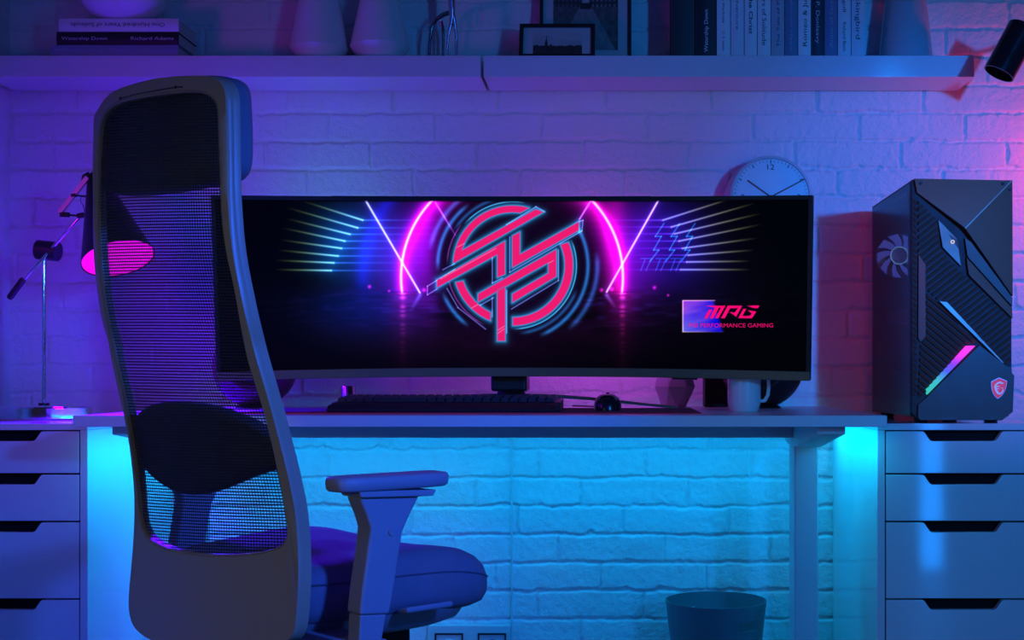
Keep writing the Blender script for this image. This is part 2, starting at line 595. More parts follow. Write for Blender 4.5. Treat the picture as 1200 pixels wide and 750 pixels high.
def cpt(px, py, dy=0.0):
    y = yb + dy
    return Vector(((px - CX) * y / F, y, max(SH + 0.003, CZ - (py - CY) * y / F)))


body = MB()
body.tube([cpt(523.5, 66), cpt(524.5, 50), cpt(526, 39), cpt(528.5, 29), cpt(530, 18), cpt(529.5, 6), cpt(528.5, -14), cpt(531, -34), cpt(536, -50)],
          [0.0032, 0.0034, 0.0038, 0.0050, 0.0072, 0.0088, 0.0105, 0.0085, 0.004], 14)
body.tube([cpt(534.5, 66, 0.006), cpt(535, 50, 0.006), cpt(534.5, 38, 0.005), cpt(533, 28, 0.003), cpt(531, 18)], [0.0032, 0.0034, 0.0038, 0.005, 0.006], 14)
body.build('front_figure', m_chrome, cs)
b2 = MB()  # second, darker pair of legs stands in for the figure's shadow
b2.tube([cpt(503.5, 66, 0.05), cpt(504, 48, 0.05), cpt(506, 32, 0.05), cpt(512, 22, 0.048), cpt(520, 17, 0.04), cpt(529, 14, 0.01)], [0.003, 0.0034, 0.004, 0.005, 0.006, 0.006], 14)
b2.tube([cpt(519, 66, 0.06), cpt(519.5, 48, 0.06), cpt(519, 34, 0.055), cpt(516.5, 24, 0.05)], [0.003, 0.0034, 0.004, 0.0045], 14)
b2.build('figure_shadow', mat('figure_shadow_tone', (0.22, 0.22, 0.25), 0.12, metal=1.0), cs)


# ---------------------------------------------------------------- framed pictures
def print_mesh(name, m, parent, x0, x1, z0, z1, y_of, nx, nz, func):
    """Flat print whose colours live in the mesh's 'picture' attribute; func gets 0..1 coordinates."""
    u, v = np.meshgrid(np.linspace(0, 1, nx), np.linspace(0, 1, nz))
    col = func(u, v)
    off = parent.location
    vs = [(x0 + (x1 - x0) * a - off.x, y_of(z0 + (z1 - z0) * b) - off.y, z0 + (z1 - z0) * b - off.z) for a, b in zip(u.ravel(), v.ravel())]
    fs = [(j * nx + i, j * nx + i + 1, (j + 1) * nx + i + 1, (j + 1) * nx + i) for j in range(nz - 1) for i in range(nx - 1)]
    me = bpy.data.meshes.new(name)
    me.from_pydata(vs, [], fs)
    at_ = me.color_attributes.new('picture', 'FLOAT_COLOR', 'POINT')
    at_.data.foreach_set('color', np.concatenate([col.reshape(-1, 3), np.ones((nx * nz, 1))], 1).astype(np.float32).ravel())
    me.materials.append(m)
    o = bpy.data.objects.new(name, me)
    COL.objects.link(o)
    o.parent = parent
    return o


def picture_street(u, v):
    """Black-and-white street between tall facades."""
    road = np.clip((0.45 - v) * 2.2, 0, 1)
    vx = 0.50
    spread = 0.06 + 0.42 * np.abs(v - 0.46) ** 0.9
    bright = np.where(np.abs(u - vx) < spread * 0.9, 0.5, 0.06)
    win = (np.sin(u * 95) > 0.2) & (np.sin(v * 120) > 0.0)
    wall = 0.05 + 0.07 * win * (u < vx) + 0.16 * win * (u > vx)
    img = np.where((v > 0.42) & (np.abs(u - vx) < 0.05 + 0.10 * np.clip(v - 0.42, 0, 1)), 0.42, wall)
    ground = 0.10 + 0.12 * (np.abs((u - vx) / (0.50 - v + 0.02)) < 0.9)
    img = np.where(v < 0.42, ground + 0.04 * vnoise(u, v, 0.04, 3), img)
    img = np.where((v > 0.40) & (v < 0.46) & (np.abs(u - vx) < 0.09), 0.03, img)
    img = np.clip(img, 0.01, 1)
    return np.stack([img, img * 0.98, img * 1.0], -1)


def picture_city(u, v):
    """Black-and-white skyline with one spire."""
    sky = 0.34 + 0.14 * v + 0.05 * vnoise(u, v, 0.2, 5)
    line = 0.40 + 0.05 * vnoise(u, u * 0, 0.03, 6) + 0.03 * vnoise(u, u * 0, 0.012, 7)
    sp = np.abs(u - 0.27)
    line = np.where(sp < 0.030, 0.56, line)
    line = np.where(sp < 0.016, 0.66, line)
    line = np.where(sp < 0.006, 0.84, line)
    w = 0.035 + 0.06 * np.clip(vnoise(u, v, 0.018, 8), 0, 1) * (vnoise(u, v, 0.15, 9) > -0.4)
    img = np.where(v < line, w, sky)
    return np.stack([img, img * 0.98, img * 1.02], -1)


def picture_frame(name, pxa, pxb, ztop, yf, lean, border, mat_w, func, label):
    """Leaning frame: foot at y=yf, top leans back by 'lean' metres."""
    s = F / yf
    xa, xb = (pxa - CX) / s, (pxb - CX) / s
    z0 = SH + 0.0002
    H = ztop - z0
    t = thing(name, ((xa + xb) / 2, yf + 0.01, z0), label, 'picture frame', 'framed pictures on the right shelf')
    yo = lambda z: yf + lean * (z - z0) / H
    def slab(x0, x1, za, zb, d0, d1):
        mb = MB()
        vs = [(x, yo(z) + d, z) for z in (za, zb) for x, d in ((x0, d0), (x1, d0), (x1, d1), (x0, d1))]
        return mb.add(vs, [(0, 3, 2, 1), (4, 5, 6, 7), (0, 1, 5, 4), (1, 2, 6, 5), (2, 3, 7, 6), (3, 0, 4, 7)])
    fr = MB()
    for q in ((xa, xb, z0, z0 + border), (xa, xb, ztop - border, ztop), (xa, xa + border, z0 + border, ztop - border), (xb - border, xb, z0 + border, ztop - border)):
        m = slab(q[0], q[1], q[2], q[3], 0, 0.016)
        fr.add(m.v, m.f)
    fr.build('frame', mat('black_frame_wood', (0.018, 0.018, 0.02), 0.45), t)
    slab(xa + border, xb - border, z0 + border, ztop - border, 0.006, 0.012).build('mount_board', mat('mount_card', (0.50, 0.50, 0.53), 0.8), t)
    mw = mat_w
    print_mesh('photo_print', attr_mat(name + '_print', None, 0.5), t, xa + border + mw[0], xb - border - mw[1], z0 + border + mw[2], ztop - border - mw[3], lambda z: yo(z) + 0.0055, 150, 150, func)
    return t


picture_frame('picture_frame', 632, 740, SH + 0.34, 3.205, 0.045, 0.0085, (0.025, 0.025, 0.028, 0.028), picture_street,
              'larger black picture frame with a city street photo, behind the small frame')
picture_frame('picture_frame', 608, 697, SH + 0.0905, 3.140, 0.030, 0.0095, (0.024, 0.022, 0.001, 0.013), picture_city,
              'small black picture frame with a city skyline photo, leaning before the larger frame')


# ---------------------------------------------------------------- upright books
def upright_book(pxa, pxb, height, rgb, label, words=None, ink=None, d0=0.0, boldw=False):
    y0 = SD + 0.006 + d0
    s = F / y0
    x0, x1 = (pxa - CX) / s + 0.0004, (pxb - CX) / s - 0.0004
    z0, z1, dp = SH + 0.0002, SH + height, 0.128 - d0
    t = thing('book', ((x0 + x1) / 2, y0 + dp / 2, z0), label, 'book', 'books standing upright on the right shelf')
    th = 0.0020
    b = MB()
    b.box(x0, x0 + th, y0 + 0.0022, y0 + dp, z0, z1)
    b.box(x1 - th, x1, y0 + 0.0022, y0 + dp, z0, z1)
    n = 8
    pr = [(x0 + (x1 - x0) * i / n, y0 + 0.0026 - 0.0026 * math.sin(math.pi * i / n)) for i in range(n + 1)]
    pr += [(x1 - 0.0004, y0 + 0.0042), (x0 + 0.0004, y0 + 0.0042)]
    b.prism([(x, y, z0) for x, y in pr], (0, 0, z1 - z0))
    c = mat('book_cover_%d_%d_%d' % tuple(int(v * 255) for v in rgb), rgb, 0.5, var=0.04)
    b.build('cover', c, t)
    MB().box(x0 + th + 0.0002, x1 - th - 0.0002, y0 + 0.0045, y0 + dp - 0.003, z0 + 0.003, z1 - 0.003).build('pages', m_paper, t)
    xm, w = (x0 + x1) / 2, x1 - x0
    for (txt, pya, pyb, cap, down) in words or []:
        za, zb = CZ - (pya - CY) / s, CZ - (pyb - CY) / s
        yy = y0 - 0.0007
        if down:      # reads from top to bottom
            lettering(txt, (xm - cap / 2, yy, za), (0, 0, -1), (1, 0, 0), za - zb, cap, ink, t, boldw)
        else:         # reads from bottom to top
            lettering(txt, (xm + cap / 2, yy, zb), (0, 0, 1), (-1, 0, 0), za - zb, cap, ink, t, boldw)
    return t


pale = (0.78, 0.78, 0.82)
upright_book(787, 814.5, 0.205, (0.020, 0.030, 0.030), 'thick dark green book, first of the upright row next to the framed pictures')
upright_book(815, 839.5, 0.215, (0.010, 0.010, 0.018), 'black upright book with bold white lettering, right of the dark green book', [('Watership Down', 11, 61, 0.0095, False)], m_ink_light, boldw=True)
upright_book(840, 856, 0.195, pale, 'pale upright book with small dark lettering, directly right of the black book', [('The Lion, the Witch and the Wardrobe', -64, 27, 0.0062, True), ('C. S. Lewis', 37, 59, 0.0062, True)], m_ink_dark)
upright_book(856.5, 872, 0.19, (0.70, 0.72, 0.78), 'pale upright book with faint grey lettering, second to the right of the black book', [('The Book of Adventure', -62, 35, 0.0075, True)], mat('grey_print', (0.16, 0.19, 0.28), 0.6))
upright_book(872.5, 887.5, 0.20, (0.76, 0.78, 0.82), 'pale upright book with bold dark lettering, third to the right of the black book', [('The Childhood of the Christ', -84, 40, 0.0095, True)], m_ink_dark, boldw=True)
upright_book(888, 903.5, 0.19, (0.80, 0.80, 0.83), 'pale upright book with thin tall lettering, directly left of the greyish book', [('One Hundred Years of Solitude', -74, 53, 0.0105, True)], m_ink_dark)
upright_book(904, 919.5, 0.18, (0.44, 0.44, 0.52), 'greyish upright book with small dark lettering, left of the slate blue book', [('The Tale of Peter Rabbit', -44, 55, 0.0068, False)], m_ink_dark)
upright_book(920, 935, 0.20, (0.14, 0.22, 0.36), 'slate blue upright book with faint lettering, right of the greyish book', [('The Curious Enlightened Hippo', -70, 60, 0.0070, True)], m_ink_faint)
upright_book(935.5, 950.5, 0.19, (0.84, 0.84, 0.86), 'white upright book standing between the slate blue and the navy books', [('Romeo & Juliet', -14, 54, 0.0105, False)], m_ink_dark)
upright_book(951, 966, 0.205, (0.016, 0.030, 0.060), 'navy upright book with pale lettering, left of the muted blue book', [('Mary P. Donleavy', -22, 51, 0.0088, True)], m_ink_light)
upright_book(966.5, 981.5, 0.195, (0.16, 0.19, 0.34), 'muted blue upright book directly right of the navy book', [('Anne of Green Gables', -44, 56, 0.0078, False)], m_ink_faint)
upright_book(982, 997.5, 0.19, (0.72, 0.72, 0.78), 'pale upright book right of the muted blue one, second from the row end', [('Jonathan Livingston Seagull', -100, 14, 0.0078, True), ('Richard Bach', 26, 60, 0.0078, True)], m_ink_dark)
upright_book(998, 1013.5, 0.20, (0.66, 0.66, 0.74), 'pale upright book with large lettering, last of the row beside the milky vase', [('To Kill a Mockingbird', -72, 46, 0.0110, True)], m_ink_dark)

# frosted vase at the right end of the shelf
pr = [(0.0, 0.0), (0.0645, 0.0), (0.0665, 0.002), (0.066, 0.012), (0.0575, 0.10), (0.050, 0.16), (0.0400, 0.20), (0.036, 0.24), (0.037, 0.26),
      (0.034, 0.26), (0.034, 0.24), (0.038, 0.20), (0.048, 0.16), (0.0550, 0.10), (0.062, 0.012), (0.0, 0.008)]
vz = MB().lathe(pr, ((1061 - CX) * 3.20 / F, 3.200, SH), n=56).build('frosted_vase', mat('frosted_white_glass', (0.42, 0.42, 0.47), 0.16, coat=0.3))
tag(vz, 'tall bell-shaped milky vase standing at the right end of the shelf', 'vase')
# ---------------------------------------------------------------- ultrawide curved monitor
MXC, MDC, MR = -0.2215, 2.707, 2.15           # centre x, centre depth, curve radius
MHALF = 0.607
PHI = math.asin(MHALF / MR)
TILT = 0.105
MZ0, MZ1 = 0.7985, 1.1735
MZM = (MZ0 + MZ1) / 2


def mpt(a, z, d=0.0):
    """Point on the curved front: a in -1..1 across, z height before the tilt, d metres behind the front."""
    ph = a * PHI
    x = MXC + (MR + d) * math.sin(ph)
    yo = (MR + d) * math.cos(ph) - MR
    return Vector((x, MDC + yo - (z - MZM) * TILT, z + yo * TILT))


def mpx(a, z, d=0.0):
    p = mpt(a, z, d)
    return (CX + p.x * F / p.y, CY - (p.z - CZ) * F / p.y)


def curved_slab(a0, a1, za, zb, d0, d1, n=60, shrink=0.0):
    """Closed slab following the curve."""
    mb = MB()
    vs, fs = [], []
    for i in range(n + 1):
        a = a0 + (a1 - a0) * i / n
        vs += [mpt(a, za, d0), mpt(a, zb, d0), mpt(a * (1 - shrink), zb - shrink * 0.2, d1), mpt(a * (1 - shrink), za + shrink * 0.2, d1)]
    for i in range(n):
        for k in range(4):
            fs.append((4 * i + k, 4 * i + (k + 1) % 4, 4 * i + 4 + (k + 1) % 4, 4 * i + 4 + k))
    fs += [(0, 3, 2, 1), (4 * n, 4 * n + 1, 4 * n + 2, 4 * n + 3)]
    return mb.add(vs, fs)


mon = thing('curved_monitor', (-0.245, 2.83, DZ + 0.004), 'very wide curved black monitor showing a pink emblem and neon arcs', 'monitor')
m_bezel = mat('monitor_black', (0.010, 0.010, 0.011), 0.5)
m_chin = mat('monitor_chin_grey', (0.20, 0.14, 0.075), 0.45, var=0.04)
CHIN, BZ, BA = 0.0185, 0.0085, 0.0125
fr = curved_slab(-1, 1, MZ1 - BZ, MZ1, 0.0, 0.012)
for a0, a1 in ((-1, -1 + BA), (1 - BA, 1)):
    m = curved_slab(a0, a1, MZ0 + CHIN, MZ1 - BZ, 0.0, 0.012, n=2)
    fr.add(m.v, m.f)
fr.build('bezel', m_bezel, mon)
curved_slab(-1, 1, MZ0, MZ0 + CHIN, -0.0015, 0.014).build('chin', m_chin, mon, bevel=0.001)
curved_slab(-1, 1, MZ0 + 0.0005, MZ1 - 0.0005, 0.0125, 0.024).build('back_panel', m_bezel, mon)
curved_slab(-0.62, 0.46, MZ0 + 0.03, MZ1 + 0.0025, 0.0245, 0.060, shrink=0.06).build('rear_housing', m_black, mon, bevel=0.003)
curved_slab(0.535, 0.62, MZ0 - 0.004, MZ0 - 0.0003, 0.004, 0.014, n=6).build('sensor_tab', m_black, mon)

# ---- what the display shows: a colour for every point of a fine grid on the curved panel
A0, A1, B0, B1 = -1 + BA, 1 - BA, MZ0 + CHIN, MZ1 - BZ
NX, NZ = 1050, 300
ga = np.linspace(A0, A1, NX)
gz = np.linspace(B0, B1, NZ)
GA, GZ = np.meshgrid(ga, gz)
PH = GA * PHI


def panel_points(GA, GZ, d):
    PH = GA * PHI
    yo = (MR + d) * np.cos(PH) - MR
    return MXC + (MR + d) * np.sin(PH), MDC + yo - (GZ - MZM) * TILT, GZ + yo * TILT


DPX, DPY, DPZ = panel_points(GA, GZ, 0.0045)
PX = CX + DPX * F / DPY
PY = CY - (DPZ - CZ) * F / DPY


def seg_d(x, y, x0, y0, x1, y1):
    dx, dy = x1 - x0, y1 - y0
    t = np.clip(((x - x0) * dx + (y - y0) * dy) / (dx * dx + dy * dy), 0, 1)
    return np.hypot(x - x0 - t * dx, y - y0 - t * dy), t


LC = lambda x, y: (490 + x / 4.1667, 225 + y / 4.1667)
RO, RI, EX, EY = 70.0, 61.0, 601.0, 311.0


def arc(r, t0, t1, n=26):
    return [(EX + r * math.cos(math.radians(t0 + (t1 - t0) * i / n)), EY - r * math.sin(math.radians(t0 + (t1 - t0) * i / n))) for i in range(n + 1)]


EMBLEM = [
    arc(RO, 74, 178.3) + [LC(612, 98), LC(575, 84)] + arc(62.2, 163.5, 82),
    [LC(x, y) for x, y in ((92, 430), (424, 240), (424, 402), (387, 417), (387, 305), (92, 467))],
    [LC(x, y) for x, y in ((460, 215), (497, 195), (497, 305), (785, 145), (785, 187), (460, 369))],
    [LC(x, y) for x, y in ((293, 497), (675, 280), (675, 412), (460, 540), (460, 498), (636, 396), (636, 345), (293, 537))],
    [LC(x, y) for x, y in ((387, 478), (425, 460), (425, 727), (387, 727))],
    arc(RO, 196.5, 248, 14) + arc(RI, 244.5, 197.5, 14),
    arc(RO + 0.5, 22.5, -90, 26) + arc(RI, -90, 23.5, 26),
]


def inside(x, y, poly):
    c = np.zeros(x.shape, bool)
    n = len(poly)
    for i in range(n):
        x0, y0 = poly[i]
        x1, y1 = poly[(i + 1) % n]
        if y0 == y1:
            continue
        k = ((y0 > y) != (y1 > y)) & (x < (x1 - x0) * (y - y0) / (y1 - y0) + x0)
        c ^= k
    return c


def display(x, y):
    img = np.zeros(x.shape + (3,))

    def add(f, r, g, b):
        img[..., 0] += f * r
        img[..., 1] += f * g
        img[..., 2] += f * b

    gs = lambda cx, cy, sx, sy: np.exp(-((x - cx) / sx) ** 2 - ((y - cy) / sy) ** 2)
    top = 1 / (1 + np.exp((y - 338) / 5))
    flo = 1 - top
    # blue and violet haze of the two corridors
    add(gs(402, 287, 36, 50) * (0.35 + 0.65 * top), 8, 50, 120)
    add(gs(447, 290, 34, 60) * (0.3 + 0.7 * top), 24, 26, 115)
    add(gs(425, 358, 70, 40) * flo, 3, 16, 78)
    add(gs(775, 275, 52, 55) * (0.35 + 0.65 * top), 26, 10, 120)
    add(gs(800, 330, 60, 40), 10, 4, 40)
    # wide blue hoops
    r2 = np.hypot(x - 590, y - 330)
    add(np.exp(-((r2 - 165) / 9) ** 2) * (x < 520) * top, 4, 8, 95)
    # neon hoop, its glow inwards and outwards, and its reflection on the floor
    r = np.hypot(x - 600, y - 325)
    cut = 1 / (1 + np.exp((y - 343) / 1.2))
    d = np.abs(r - 130)
    side = np.clip((x - 480) / 240, 0, 1)
    gl_f = np.exp(-(d / np.where(r > 130, 5.5, 10.5)) ** 1.3) * cut
    add(gl_f, 245, 8, 205)
    add(gl_f * side, 5, 0, -60)
    add(np.exp(-(d / 1.5) ** 2) * cut, 120, 240, 150)
    add(np.exp(-np.clip(130 - r, 0, None) / 24) * (r < 130) * cut * np.clip((345 - y) / 70, 0, 1), 125, 0, 150)
    add(np.exp(-np.clip(r - 130, 0, None) / 18) * (r >= 130) * cut, 60, 0, 95)
    add(gs(720, 270, 14, 60), 110, 0, 70)
    add(gs(500, 300, 16, 60), 90, 0, 120)
    add(gs(478, 300, 40, 60), 30, 10, 90)
    add(gs(740, 300, 34, 60), 60, 5, 90)
    for cx in (472, 729.5):
        rip = 0.6 + 0.4 * np.sin(y * 0.9 + 2 * np.sin(y * 0.31))
        add(np.exp(-((x - cx) / 3.2) ** 2) * (y > 343) * np.exp(-(y - 343) / 24) * rip, 255, 60, 190)
        add(np.exp(-((x - cx) / 14) ** 2) * (y > 343) * np.exp(-(y - 343) / 32), 80, 4, 60)
    # slanting tubes
    for (x0, y0, x1, y1, w, c) in ((428, 234, 492, 343, 1.0, (190, 215, 255)), (772, 234, 711, 342, 1.0, (235, 200, 255)), (510, 237, 534, 276, 0.8, (190, 90, 240)), (692, 236, 679, 257, 0.8, (215, 120, 250))):
        d, t = seg_d(x, y, x0, y0, x1, y1)
        add(np.exp(-(d / w) ** 2), *c)
        add(np.exp(-d / 3.0), c[0] * 0.22, c[1] * 0.14, 100)
    d, t = seg_d(x, y, 492, 346, 480, 366)
    add(np.exp(-(d / 2.2) ** 2) * (1 - t), 50, 60, 120)
    d, t = seg_d(x, y, 711, 346, 722, 362)
    add(np.exp(-(d / 2.2) ** 2) * (1 - t), 90, 60, 150)
    # light streaks of the side walls
    for (x0, y0, x1, y1) in ((353, 235, 425, 258), (335, 243, 419, 267), (335, 256, 410, 274.5), (330, 267, 404, 282.5), (328, 281, 400, 291), (325, 293, 396, 300), (322, 305, 391, 308), (322, 316, 388, 317)):
        d, t = seg_d(x, y, x0, y0, x1, y1)
        add(np.exp(-(d / 0.95) ** 2) * t ** 2.2, 150, 215, 235)
        add(np.exp(-(d / 1.0) ** 2) * t * (1 - t), 190, 210, 60)
        add(np.exp(-(d / 3.2)) * t ** 2, 5, 50, 70)
        yy = y1
        add(np.exp(-((y - yy) / 0.9) ** 2) * (x > x1) * np.exp(-np.clip(x - x1, 0, None) / 38), 40, 85, 170)
    for (x0, y0, x1, y1) in ((777, 258, 862, 231), (787, 266, 885, 238), (791, 274, 892, 250), (796, 282.5, 892, 263), (800, 291, 888, 279), (807, 299, 884, 293), (805, 307, 880, 306), (798, 316, 880, 316)):
        d, t = seg_d(x, y, x0, y0, x1, y1)
        add(np.exp(-(d / 0.95) ** 2) * (1 - t) ** 2.4, 120, 135, 230)
        add(np.exp(-(d / 1.0) ** 2) * t * (1 - t), 330, 340, 190)
        add(np.exp(-(d / 3.0)) * (1 - t) ** 2, 20, 20, 60)
        add(np.exp(-((y - y0) / 0.9) ** 2) * (x < x0) * np.exp(-np.clip(x0 - x, 0, None) / 30), 75, 45, 170)
    # thin zigzag bolts
    for ox in (0, 18.5, 36.5):
        for (p, q) in (((778, 262), (768, 277)), ((768, 277), (775, 277)), ((775, 277), (766, 293)), ((766, 293), (772, 293)), ((772, 293), (762, 306))):
            d, t = seg_d(x, y, p[0] + ox, p[1], q[0] + ox, q[1])
            add(np.exp(-(d / 0.7) ** 2), 10, 95, 150)
    for ox in (0, 17.5, 35):
        for (p, q) in (((756, 304), (751, 317)), ((763, 304), (757, 317)), ((751, 303), (765, 303))):
            d, t = seg_d(x, y, p[0] + ox, p[1], q[0] + ox, q[1])
            add(np.exp(-(d / 0.6) ** 2), 10, 60, 120)
    for cx, cy, s in ((433, 336, 2), (767, 337, 2), (783, 346, 1.4), (717, 339, 2), (456, 341, 1.2), (497, 340, 2.2), (705, 340, 2)):
        add(gs(cx, cy, s, s), 200, 20, 170)
    # wet floor texture
    n1 = vnoise(x, y * 3, 26, 21) * 0.5 + 0.5
    add(flo * n1 * gs(600, 350, 170, 45), 34, 4, 42)
    add(flo * np.clip(vnoise(x, y * 6, 14, 22), 0, 1) * gs(600, 352, 220, 30), 16, 14, 60)
    add(flo * gs(560, 400, 150, 28), 14, 2, 14)
    # dark round stage behind the emblem, with cyan orbits
    re = np.hypot(x - EX, y - EY)
    dark = 1 / (1 + np.exp((re - 88) / 7))
    img[...] *= (1 - 0.88 * dark)[..., None]
    add(dark, 14, 2, 26)
    ang = np.degrees(np.arctan2(EY - y, x - EX))
    for rr, w, c, ranges in ((88, 2.4, (22, 105, 165), ((125, 185), (-70, 35), (200, 235))), (80, 2.0, (14, 70, 110), ((95, 150), (-85, -20))), (99, 3.0, (26, 70, 130), ((110, 170), (-50, 10))),
                             (74.5, 0.7, (50, 160, 200), ((78, 140), (-90, 25))), (77, 0.6, (120, 40, 120), ((190, 245), (140, 180)))):
        for a0, a1 in ranges:
            aa = np.where((ang < a0 - 180), ang + 360, ang)
            aa = np.where((a1 > 180) & (aa < 0), aa + 360, aa)
            m = np.clip((aa - a0) / 8, 0, 1) * np.clip((a1 - aa) / 8, 0, 1)
            add(np.exp(-((re - rr) / w) ** 2) * m, *c)
    # cyan rim light round the emblem
    dm = np.full(x.shape, 1e9)
    near = (np.abs(x - EX) < 125) & (np.abs(y - EY) < 105)
    xn, yn = x[near], y[near]
    dn = np.full(xn.shape, 1e9)
    ins = np.zeros(xn.shape, bool)
    for poly in EMBLEM:
        for i in range(len(poly)):
            a, b = poly[i], poly[(i + 1) % len(poly)]
            if a == b:
                continue
            dd, _ = seg_d(xn, yn, a[0], a[1], b[0], b[1])
            dn = np.minimum(dn, dd)
        ins |= inside(xn, yn, poly)
    rim = np.exp(-dn / 2.4)
    col = np.zeros(xn.shape + (3,))
    col[..., 0], col[..., 1], col[..., 2] = 20, 170, 215
    sub = img[near]
    sub += rim[..., None] * 1.05 * col
    edge = np.clip(dn / 0.7, 0, 1)
    pink = np.array([238.0, 26.0, 112.0])
    k = np.where(ins, 0.5 + 0.5 * edge, 0.5 - 0.5 * edge)[..., None]
    sub = sub * (1 - k) + pink * k
    # fine offset outlines
    for (p, q) in ((LC(185, 300), LC(412, 200)), (LC(45, 460), LC(180, 378)), (LC(45, 460), LC(45, 502)), (LC(45, 502), LC(92, 474)), (LC(362, 320), LC(362, 445)), (LC(362, 445), LC(412, 420)), (LC(447, 220), LC(447, 392)), (LC(447, 392), LC(800, 190)),
                   (LC(800, 190), LC(805, 138)), (LC(805, 138), LC(785, 145)), (LC(575, 72), LC(619, 97)), (LC(430, 160), LC(575, 72)), (LC(685, 282), LC(685, 432)), (LC(685, 432), LC(455, 572)), (LC(120, 380), LC(178, 350)), (LC(140, 470), LC(195, 565)), (LC(195, 565), LC(330, 670)),
                   (LC(300, 555), LC(370, 515)), (LC(362, 515), LC(362, 610)), (LC(432, 480), LC(432, 690))):
        dd, _ = seg_d(xn, yn, p[0], p[1], q[0], q[1])
        sub += (np.exp(-(dd / 0.55) ** 2) * (~ins))[..., None] * np.array([95.0, 105.0, 190.0])
    for (p, q) in ((LC(190, 270), LC(420, 150)), (LC(110, 425), LC(380, 275)), (LC(390, 675), LC(420, 655)), (LC(390, 690), LC(420, 668)), (LC(255, 570), LC(300, 545)), (LC(500, 425), LC(660, 335))):
        dd, _ = seg_d(xn, yn, p[0], p[1], q[0], q[1])
        sub += (np.exp(-(dd / 0.5) ** 2) * ins)[..., None] * np.array([10.0, 90.0, 70.0])
    img[near] = sub
    # small caption panel
    xe = 838 + (y - 352) * 0.30
    w = np.clip((x - 799.5) / 0.8, 0, 1) * np.clip((xe - x) / 4.0, 0, 1) * np.clip((y - 351.5) / 0.8, 0, 1) * np.clip((389.3 - y) / 0.8, 0, 1)
    t1 = np.clip((x - 800) / 42, 0, 1)
    t2 = np.clip((y - 352) / 37, 0, 1)
    wash = 26 * np.clip(vnoise(x + 0.5 * y, y * 4 + x * 0.6, 16, 33), -1, 1)
    pc = np.stack([125 * (1 - t1) * (1 - 0.55 * t2) + 30 + wash, 70 * (1 - t1) * (0.6 + 0.5 * t2) + 18 + wash * 0.6, 215 + 20 * (1 - t1) + 0 * x], -1)
    img = img * (1 - w)[..., None] + pc * w[..., None]
    bd = (np.exp(-((x - 800.2) / 0.7) ** 2) * ((y > 352) & (y < 389.3)) + np.exp(-((y - 352.2) / 0.6) ** 2) * ((x > 800) & (x < 838)) + np.exp(-((y - 389) / 0.6) ** 2) * ((x > 800) & (x < 848)) * (1 - t1 * 0.8))
    img += np.clip(bd, 0, 1)[..., None] * np.array([150.0, 120.0, 60.0])
    # caption letters, drawn as outlines in the same display
    Q = lambda pts: [(790 + a / 9.2308, 345 + b / 9.2308) for a, b in pts]
    letters = [Q(p) for p in (
        [(338, 122), (555, 122), (543, 145), (440, 143)], [(378, 165), (412, 165), (362, 258), (325, 258)], [(440, 143), (484, 143), (424, 258), (386, 258)], [(507, 143), (543, 143), (480, 258), (442, 258)],
        [(580, 122), (737, 122), (724, 148), (566, 148)], [(566, 147), (608, 147), (548, 258), (507, 258)], [(692, 147), (724, 147), (670, 242), (640, 218)], [(598, 190), (690, 200), (672, 240)],
        [(780, 122), (922, 122), (905, 150), (855, 146)], [(748, 157), (782, 155), (736, 236), (692, 258)], [(712, 232), (850, 232), (838, 258), (692, 258)], [(850, 186), (888, 186), (846, 252), (815, 240)], [(793, 170), (888, 186), (876, 208), (838, 204)])]
    cap = (x > 822) & (x < 894) & (y > 355) & (y < 376)
    xc, yc = x[cap], y[cap]
    cov = np.zeros(xc.shape)
    for ox, oy in ((-0.17, -0.17), (0.17, -0.17), (-0.17, 0.17), (0.17, 0.17)):
        c = np.zeros(xc.shape, bool)
        for L in letters:
            c |= inside(xc + ox, yc + oy, L)
        cov += c * 0.25
    sub = img[cap]
    img[cap] = sub * (1 - cov)[..., None] + np.array([255.0, 8.0, 118.0]) * cov[..., None]
    img *= np.clip((y - 234.5) / 3, 0, 1)[..., None]
    v = np.clip(img, 0, 255) / 255.0
    return np.where(v <= 0.04045, v / 12.92, ((v + 0.055) / 1.055) ** 2.4)


col = display(PX, PY).reshape(-1, 3)
co = np.stack([DPX, DPY, DPZ], -1).reshape(-1, 3)
idx = np.arange(NX * NZ).reshape(NZ, NX)
quads = np.stack([idx[:-1, :-1], idx[:-1, 1:], idx[1:, 1:], idx[1:, :-1]], -1).reshape(-1, 4)
# the caption line is set in real letters lying on the panel, part of the same mesh
tp, tf, th_ = text_geo('MSI PERFORMANCE GAMING', False)
mid = NZ // 2
row_px = PX[int(NZ * 0.27)]
tv = []
for u, v in tp:
    a = float(np.interp(807.5 + 98.5 * u, row_px, ga))
    zc = np.interp(a, ga, np.arange(NX))
    colpy = PY[:, int(zc)]
    z = float(np.interp(-(383.6 - 4.9 * v / th_), -colpy, gz))
    p = mpt(a, z, 0.0041)
    tv.append((p.x, p.y, p.z))
nb = len(co)
co = np.concatenate([co, np.array(tv)], 0)
col = np.concatenate([col, np.tile(np.array(srgb(225, 12, 108)), (len(tv), 1))], 0)
allf = [tuple(q) for q in quads.tolist()] + [tuple(nb + i for i in f) for f in tf]
me = bpy.data.meshes.new('screen')
off = np.array(mon.location)
me.from_pydata((co - off).tolist(), [], allf)
ca = me.color_attributes.new('picture', 'FLOAT_COLOR', 'POINT')
ca.data.foreach_set('color', np.concatenate([col, np.ones((len(col), 1))], 1).astype(np.float32).ravel())
me.materials.append(attr_mat('display_pixels', 1.0, 0.6))
scr = bpy.data.objects.new('screen', me)
COL.objects.link(scr)
scr.parent = mon
scr['label'] = 'lit display with a pink circular emblem, neon arcs and a caption'

